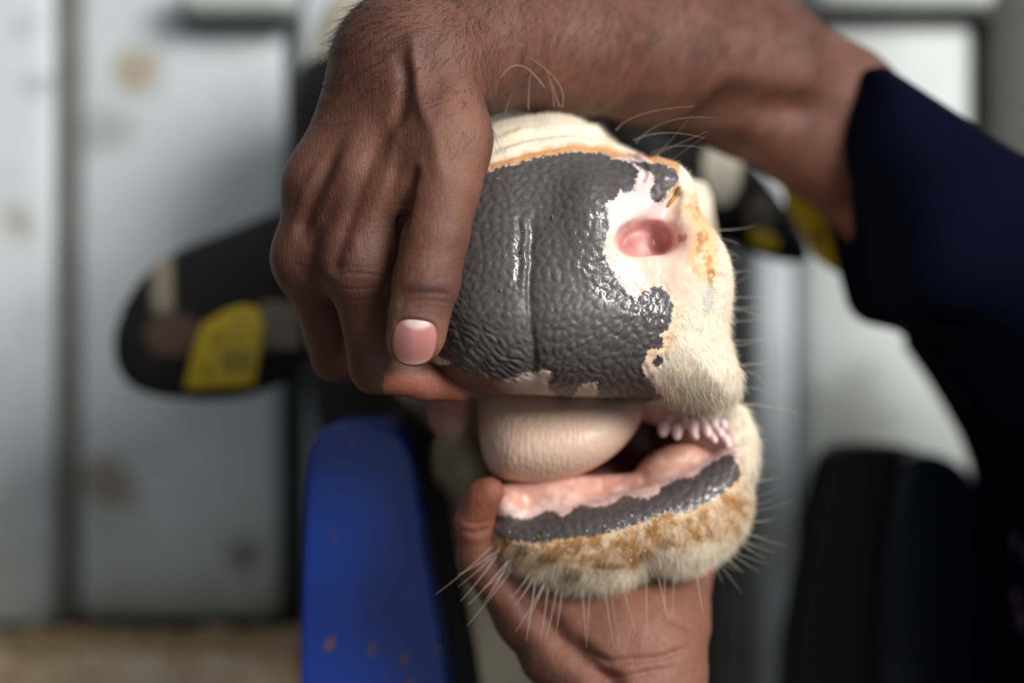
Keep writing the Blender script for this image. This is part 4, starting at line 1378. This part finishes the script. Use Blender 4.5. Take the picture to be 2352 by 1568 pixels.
# thumb joint wrinkles: nested arcs over the joint
th = handf & (co[:, 1] < 0.545) & (u > 880) & (u < 1100) & (v > 380)
uu, vv = u[th] + 0.18 * (v[th] - 650), v[th]
for (cy, curve, amp, wdt, x0, x1) in ((672, 0.0016, .00050, 4.0, 935, 1035), (640, -0.0020, .00034, 3.5, 940, 1030), (626, -0.0030, .00026, 3.2, 925, 1040), (610, -0.0030, .00022, 3.0, 925, 1045), (690, 0.0020, .00026, 3.5, 925, 1045), (594, -0.0026, .00018, 3.0, 930, 1040), (706, 0.0018, .00020, 3.0, 930, 1040), (578, -0.002, .00014, 3.0, 935, 1040)):
    line = cy + curve * (uu - 984) ** 2
    h[th] -= amp * np.exp(-((vv - line) / wdt) ** 2) * sstep(x0 - 12, x0 + 12, uu) * sstep(x1 + 12, x1 - 12, uu)
h[th] += 0.0006 * np.exp(-((uu - 984) / 38) ** 2 - ((vv - 655) / 13) ** 2)
# bed for the nail and the rim of skin round it
NAIL = chaikin([(902, 800), (902, 770), (912, 744), (930, 733), (972, 736), (996, 744), (1003, 764), (1001, 795), (990, 822), (968, 837), (940, 840), (914, 827)], 2)
nl = handf & (u > 870) & (u < 1040) & (v > 700) & (v < 870) & (co[:, 1] < 0.535)
dn = -sd_poly(u[nl], v[nl], NAIL)
h[nl] -= 0.0007 * sstep(-2, 7, dn)
h[nl] += 0.0006 * np.exp(-((dn + 8) / 6.0) ** 2) * sstep(838, 815, v[nl])
# index knuckle creases
ik = handf & (u > 730) & (u < 905) & (v > 560) & (v < 720) & (co[:, 1] < 0.56)
for (cy, amp) in ((628, .00035), (612, .0002), (664, .00025), (600, .00015), (690, .0002)):
    h[ik] -= amp * np.exp(-((v[ik] - cy - 0.0016 * (u[ik] - 815) ** 2 * (-1 if cy > 650 else 1)) / 3.4) ** 2) * sstep(745, 775, u[ik]) * sstep(900, 870, u[ik])
# fine drawn lines on the back of the hand
bh = handf & (v > 120) & (co[:, 1] < 0.60)
wu, wv = u[bh] + 30 * (vnoise(u[bh] / 60, v[bh] / 60, None, 4) - 0.5), v[bh]
dirn = np.radians(np.interp(wv, [200, 400, 600], [-30, -55, -80]))
ln = np.sin((np.cos(dirn) * wv - np.sin(dirn) * wu) / 1.65 + 6 * fbm(wu / 40, wv / 40, None, 6))
h[bh] += 0.00004 * ln * sstep(0.25, 0.6, fbm(wu / 90, wv / 90, None, 8)) * np.where(th[bh], 0.4, 1.0)
h[bh] += (fbm(u[bh] / 26, v[bh] / 26, None, 17) - 0.5) * 0.00035
co = co + nr * h[:, None]
set_verts(pme, co)
nr = normals_of(pme)

SKIN = srgb(122, 79, 63)
col = np.tile(SKIN, (len(co), 1))
n1 = fbm(co[:, 0] * 55, co[:, 1] * 55, co[:, 2] * 55, 51)
n2 = fbm(co[:, 0] * 160, co[:, 1] * 160, co[:, 2] * 160, 53)
blend(srgb(104, 66, 52), sstep(0.35, 0.7, n1) * 0.7)
blend(srgb(142, 96, 76), sstep(0.5, 0.75, n2) * 0.35)
blend(srgb(96, 60, 49), handf * sstep(420, 640, v) * (u < 900) * 0.8)  # lower left fingers painted darker to carry the shade there
blend(srgb(100, 64, 57), th * sstep(1.0, 0.3, ((u - 984) / 55) ** 2 + ((v - 660) / 26) ** 2))
blend(srgb(150, 102, 82), handf * sstep(1.0, 0.4, ((u - 1060) / 70) ** 2 + ((v - 330) / 170) ** 2) * 0.55)
blend(srgb(168, 116, 98), (handf & (co[:, 1] < 0.545) & (u > 880) & (u < 1050)) * sstep(700, 800, v) * sstep(0, 1, np.abs(u - 952) / 60.0) * 0.6)
blend(srgb(168, 102, 80), handf * (u > 880) * sstep(845, 870, v) * (co[:, 1] > 0.548) * 0.9)
low = (v > 1050) & (u > 1000) & (u < 1700) & (co[:, 1] < 0.72)
blend(srgb(156, 106, 88), low * sstep(1180, 1330, u) * 0.9)
blend(srgb(154, 92, 72), low * (u < 1160) * sstep(1300, 1180, v))
dirt = handf * sstep(1.0, 0.2, ((u - 905) / 26) ** 2 + ((v - 690) / 70) ** 2 + 1.2 * (n2 - 0.5))
blend(srgb(150, 130, 92), dirt * 0.6)
col *= 0.78
attr_c(pme, 'col', col)

MS = Mat('brown_skin')
co_ = MS.coord()
base = MS.attr('col').outputs['Color']
c_ = MS.mix(MS.step(MS.noise(700, 3, 0.6, co_), 0.35, 0.7, 0, 0.25), base, MS.mix(1.0, base, (0.6, 0.5, 0.45), 'MULTIPLY'))
MS.l(c_, MS.b.inputs['Base Color'])
MS.set(Roughness=0.55)
MS.b.inputs['Specular IOR Level'].default_value = 0.4
vo = MS.n('ShaderNodeTexVoronoi', feature='DISTANCE_TO_EDGE', _Scale=1100.0)
MS.l(co_, vo.inputs['Vector'])
cell = MS.step(vo.outputs['Distance'], 0.0, 0.25)
mpx = MS.n('ShaderNodeMapping')
mpx.inputs['Rotation'].default_value = (0.0, math.radians(28), 0.0)
mpx.inputs['Scale'].default_value = (1.0, 0.4, 0.13)
MS.l(co_, mpx.inputs[0])
streak = MS.noise(1300, 2, 0.5, mpx.outputs[0])
hb = MS.math('ADD', MS.math('ADD', MS.math('MULTIPLY', cell, 0.4), MS.math('MULTIPLY', streak, 1.3)), MS.noise(600, 4, 0.65, co_))
MS.l(MS.bump(hb, 0.5, 0.0004), MS.b.inputs['Normal'])
person = link('person', pme, MS.m)
tag(person, 'person in dark navy clothes reaching over the muzzle and holding the jaw open', 'person')

# thumb nail
gu, gv = np.meshgrid(np.linspace(-1, 1, 25), np.linspace(-1, 1, 25), indexing='ij')
cu, cvv = 952.0, 787.0
sqx, sqy = gu * np.sqrt(1 - gv * gv / 2), gv * np.sqrt(1 - gu * gu / 2)
pw = 0.80
ang = np.arctan2(sqy, sqx)
rr = np.hypot(sqx, sqy)
dirs = np.stack([np.cos(ang), np.sin(ang)], -1)
fa = ang.ravel()
lo_, hi_ = np.full(fa.size, 10.0), np.full(fa.size, 90.0)
for _ in range(18):
    m_ = 0.5 * (lo_ + hi_)
    ins = sd_poly(cu + m_ * np.cos(fa), cvv + m_ * np.sin(fa), NAIL) < 0
    lo_, hi_ = np.where(ins, m_, lo_), np.where(ins, hi_, m_)
rad = lo_
npx = cu + (rr.ravel() * rad) * np.cos(fa)
npy = cvv + (rr.ravel() * rad) * np.sin(fa)
nd_ = man.front_depth(np.clip(npx, 905, 1002), np.clip(npy, 738, 828), 0.515, 0.56, 300)
A = np.stack([np.ones_like(npx), (npx - cu) / 50, (npy - cvv) / 50, ((npx - cu) / 50) ** 2, ((npy - cvv) / 50) ** 2, (npx - cu) * (npy - cvv) / 2500], 1)
ok = ~np.isnan(nd_)
cf_, *_r = np.linalg.lstsq(A[ok], nd_[ok], rcond=None)
nd_ = A @ cf_ + 0.00005 - 0.0003 * sstep(815, 840, npy)
ncol = np.tile(srgb(178, 118, 112), (len(npx), 1))
def bl2(c, m):
    global ncol
    ncol = ncol * (1 - m[:, None]) + c[None, :] * m[:, None]
bl2(srgb(216, 190, 185), sstep(1.2, 0.3, ((npx - 960) / 36) ** 2 + ((npy - 735) / 24) ** 2))
bl2(srgb(196, 158, 140), sstep(824, 834, npy + 0.004 * (npx - 950) ** 2))
bl2(srgb(204, 142, 138), sstep(0.3, 0.9, np.sin(npx / 6.0)) * 0.15)
nco = np.array([P(a_, b_, c_) for a_, b_, c_ in zip(npx, npy, nd_)])
idx = np.arange(25 * 25).reshape(25, 25)
nf = np.stack([idx[:-1, :-1].ravel(), idx[1:, :-1].ravel(), idx[1:, 1:].ravel(), idx[:-1, 1:].ravel()], 1)
nme = mesh_from('thumb_nail', nco, nf)
attr_c(nme, 'col', ncol)
MNl = Mat('nail')
MNl.l(MNl.attr('col').outputs['Color'], MNl.b.inputs['Base Color'])
MNl.set(Roughness=0.32, Coat_Weight=0.3, Coat_Roughness=0.2)
nail = link('thumb_nail', nme, MNl.m, person)
nail['label'] = 'short pink thumb nail with a white half moon'
sm = nail.modifiers.new('thickness', 'SOLIDIFY')
sm.thickness = 0.0006
sm.offset = 0.0

man.F = None
# dark hairs on the wrist and forearm
armw = ((v < 330) & (co[:, 1] < 0.70) & (u < 1900) & (u > 700) & (nr[:, 1] < 0.3)).astype(float) * np.where(v < 120, 1.0, 0.45) * np.where((u < 1120) & (v > 240), 0.12, 1.0)
def arm_len(r):
    return np.full(len(r), 0.0105)
def arm_dir(r, n, g):
    uu, vv = UV(r)
    fl = np.zeros_like(r)
    fl[:, 0] = -0.55
    fl[:, 2] = -0.85
    w_ = sstep(1100, 900, uu)[:, None]
    fl = fl * (1 - w_) + np.array([-0.8, 0, -0.25]) * w_
    fl -= n * (fl * n).sum(1, keepdims=True)
    return n * 0.16 + fl + g.normal(0, 0.28, r.shape)
root, T, wts, path, rd = grow_hair(pme, armw, 9000, arm_len, arm_dir, 0.000075, 77, seg=4)
hc, hf = strands(path, rd, 3)
ah = link('arm_hair', mesh_from('arm_hair', hc, hf), plain_mat('arm_hair', srgb(26, 20, 18), 0.5, 0, 0.1, 50, 0), person)
ah['kind'] = 'stuff'
# short dark head hair
hd = Field([(0.20, 0.46, 0.006)], [(0.57, 0.79, 0.006)], [(1.44, 1.72, 0.006)])
hd.ell((0.332, 0.68, 1.575), (0.106, 0.085, 0.118), 0.0)
hd.ell((0.215, 0.68, 1.50), (0.10, 0.12, 0.105), 0.006, 'cut')
hd.ell((0.33, 0.68, 1.43), (0.12, 0.12, 0.07), 0.006, 'cut')
c2, q2 = hd.mesh(1)
link('head_hair', mesh_from('head_hair', c2, q2), plain_mat('head_hair', srgb(18, 15, 14), 0.7, 0, 0.2, 300, 0.6, 0.004), person)

# clothing: loose short sleeve and shirt, trousers
MCl = Mat('navy_cloth')
co_ = MCl.coord()
c_ = MCl.mix(MCl.noise(18, 3, 0.5, co_), srgb(3, 4, 14), srgb(8, 10, 34))
spot = MCl.n('ShaderNodeTexVoronoi', _Scale=30.0)
MCl.l(co_, spot.inputs['Vector'])
sep = MCl.n('ShaderNodeSeparateXYZ')
MCl.l(co_, sep.inputs[0])
low_ = MCl.math('MULTIPLY', MCl.step(sep.outputs[2], 1.165, 1.145), MCl.step(sep.outputs[0], 0.240, 0.248))
pr = MCl.math('MULTIPLY', MCl.step(MCl.math('ADD', spot.outputs['Distance'], MCl.math('MULTIPLY', MCl.noise(160, 3, 0.6, co_), 0.25)), 0.36, 0.30), low_)
c_ = MCl.mix(pr, c_, srgb(96, 90, 112))
MCl.l(c_, MCl.b.inputs['Base Color'])
MCl.set(Roughness=0.9, Sheen_Weight=0.0)
MCl.b.inputs['Specular IOR Level'].default_value = 0.05
wv_ = MCl.noise(900, 2, 0.5, co_)
MCl.l(MCl.bump(wv_, 0.2, 0.0006), MCl.b.inputs['Normal'])
cl = Field([(0.12, 0.80, 0.005)], [(0.42, 1.0, 0.006)], [(0.80, 1.46, 0.005)])
SLEEVE = [(1913, 195), (2008, 257), (2134, 339), (2234, 404), (2560, 500), (2700, 620), (2700, 900), (2300, 1000), (2200, 850), (2092, 761), (2030, 750), (1969, 733), (1945, 656), (1929, 563), (1896, 478), (1858, 410), (1858, 339), (1886, 258)]
cl.prism(SLEEVE, 0.765, lambda x, z: np.full(x.shape, 0.655), 0.795, 0.04, k=0.0, smooth=1)
cl.prism([(2062, 762), (2150, 880), (2245, 1050), (2262, 1180), (2270, 1350), (2280, 1568), (2300, 1900), (2560, 2000), (3000, 2000), (3050, 1200), (2900, 560), (2560, 470), (2240, 600)], 0.86, lambda x, z: np.full(x.shape, 0.66), 0.89, 0.06, k=0.02, smooth=1)
cl.cone(P(2190, 520, 0.76), SHR, 0.047, 0.050, 0.02)
cl.cone(SHR + np.array([0, 0, -0.01]), (0.41, 0.72, 1.25), 0.048, 0.085, 0.03)
cl.cone((0.20, 0.52, 0.93), (0.37, 0.55, 1.26), 0.056, 0.072, 0.02)
cl.cone((0.37, 0.55, 1.26), (0.41, 0.68, 1.27), 0.070, 0.11, 0.03)
cl.cone((0.41, 0.68, 1.24), (0.55, 0.70, 0.86), 0.130, 0.148, 0.03)
cl.cone((0.40, 0.68, 1.33), (0.37, 0.68, 1.39), 0.08, 0.064, 0.02)
c2, q2 = cl.mesh(2)
link('shirt', mesh_from('shirt', c2, q2), MCl.m, person)
tr = Field([(0.36, 0.76, 0.01)], [(0.50, 0.90, 0.01)], [(0.06, 0.98, 0.01)])
tr.cone((0.55, 0.70, 0.93), (0.56, 0.70, 0.86), 0.150, 0.145, 0.0)
for s in (-1, 1):
    tr.cone((0.55, 0.70 + s * 0.085, 0.88), (0.50, 0.70 + s * 0.09, 0.48), 0.098, 0.074, 0.02)
    tr.cone((0.50, 0.70 + s * 0.09, 0.48), (0.56, 0.70 + s * 0.09, 0.10), 0.074, 0.062, 0.02)
c2, q2 = tr.mesh(1)
link('trousers', mesh_from('trousers', c2, q2), plain_mat('dark_trousers', srgb(20, 20, 24), 0.9), person)
for s in (-1, 1):
    bt = Field([(0.34, 0.66, 0.008)], [(0.52, 0.88, 0.008)], [(-0.02, 0.30, 0.008)])
    bt.cone((0.565, 0.70 + s * 0.09, 0.25), (0.565, 0.70 + s * 0.09, 0.06), 0.062, 0.052, 0.01)
    bt.cone((0.565, 0.70 + s * 0.09, 0.048), (0.42, 0.70 + s * 0.10, 0.040), 0.046, 0.040, 0.02)
    c2, q2 = bt.mesh(1)
    c2[:, 2] = np.maximum(c2[:, 2], 0.002)
    link('boot', mesh_from('boot', c2, q2), M_RUBBER, person)
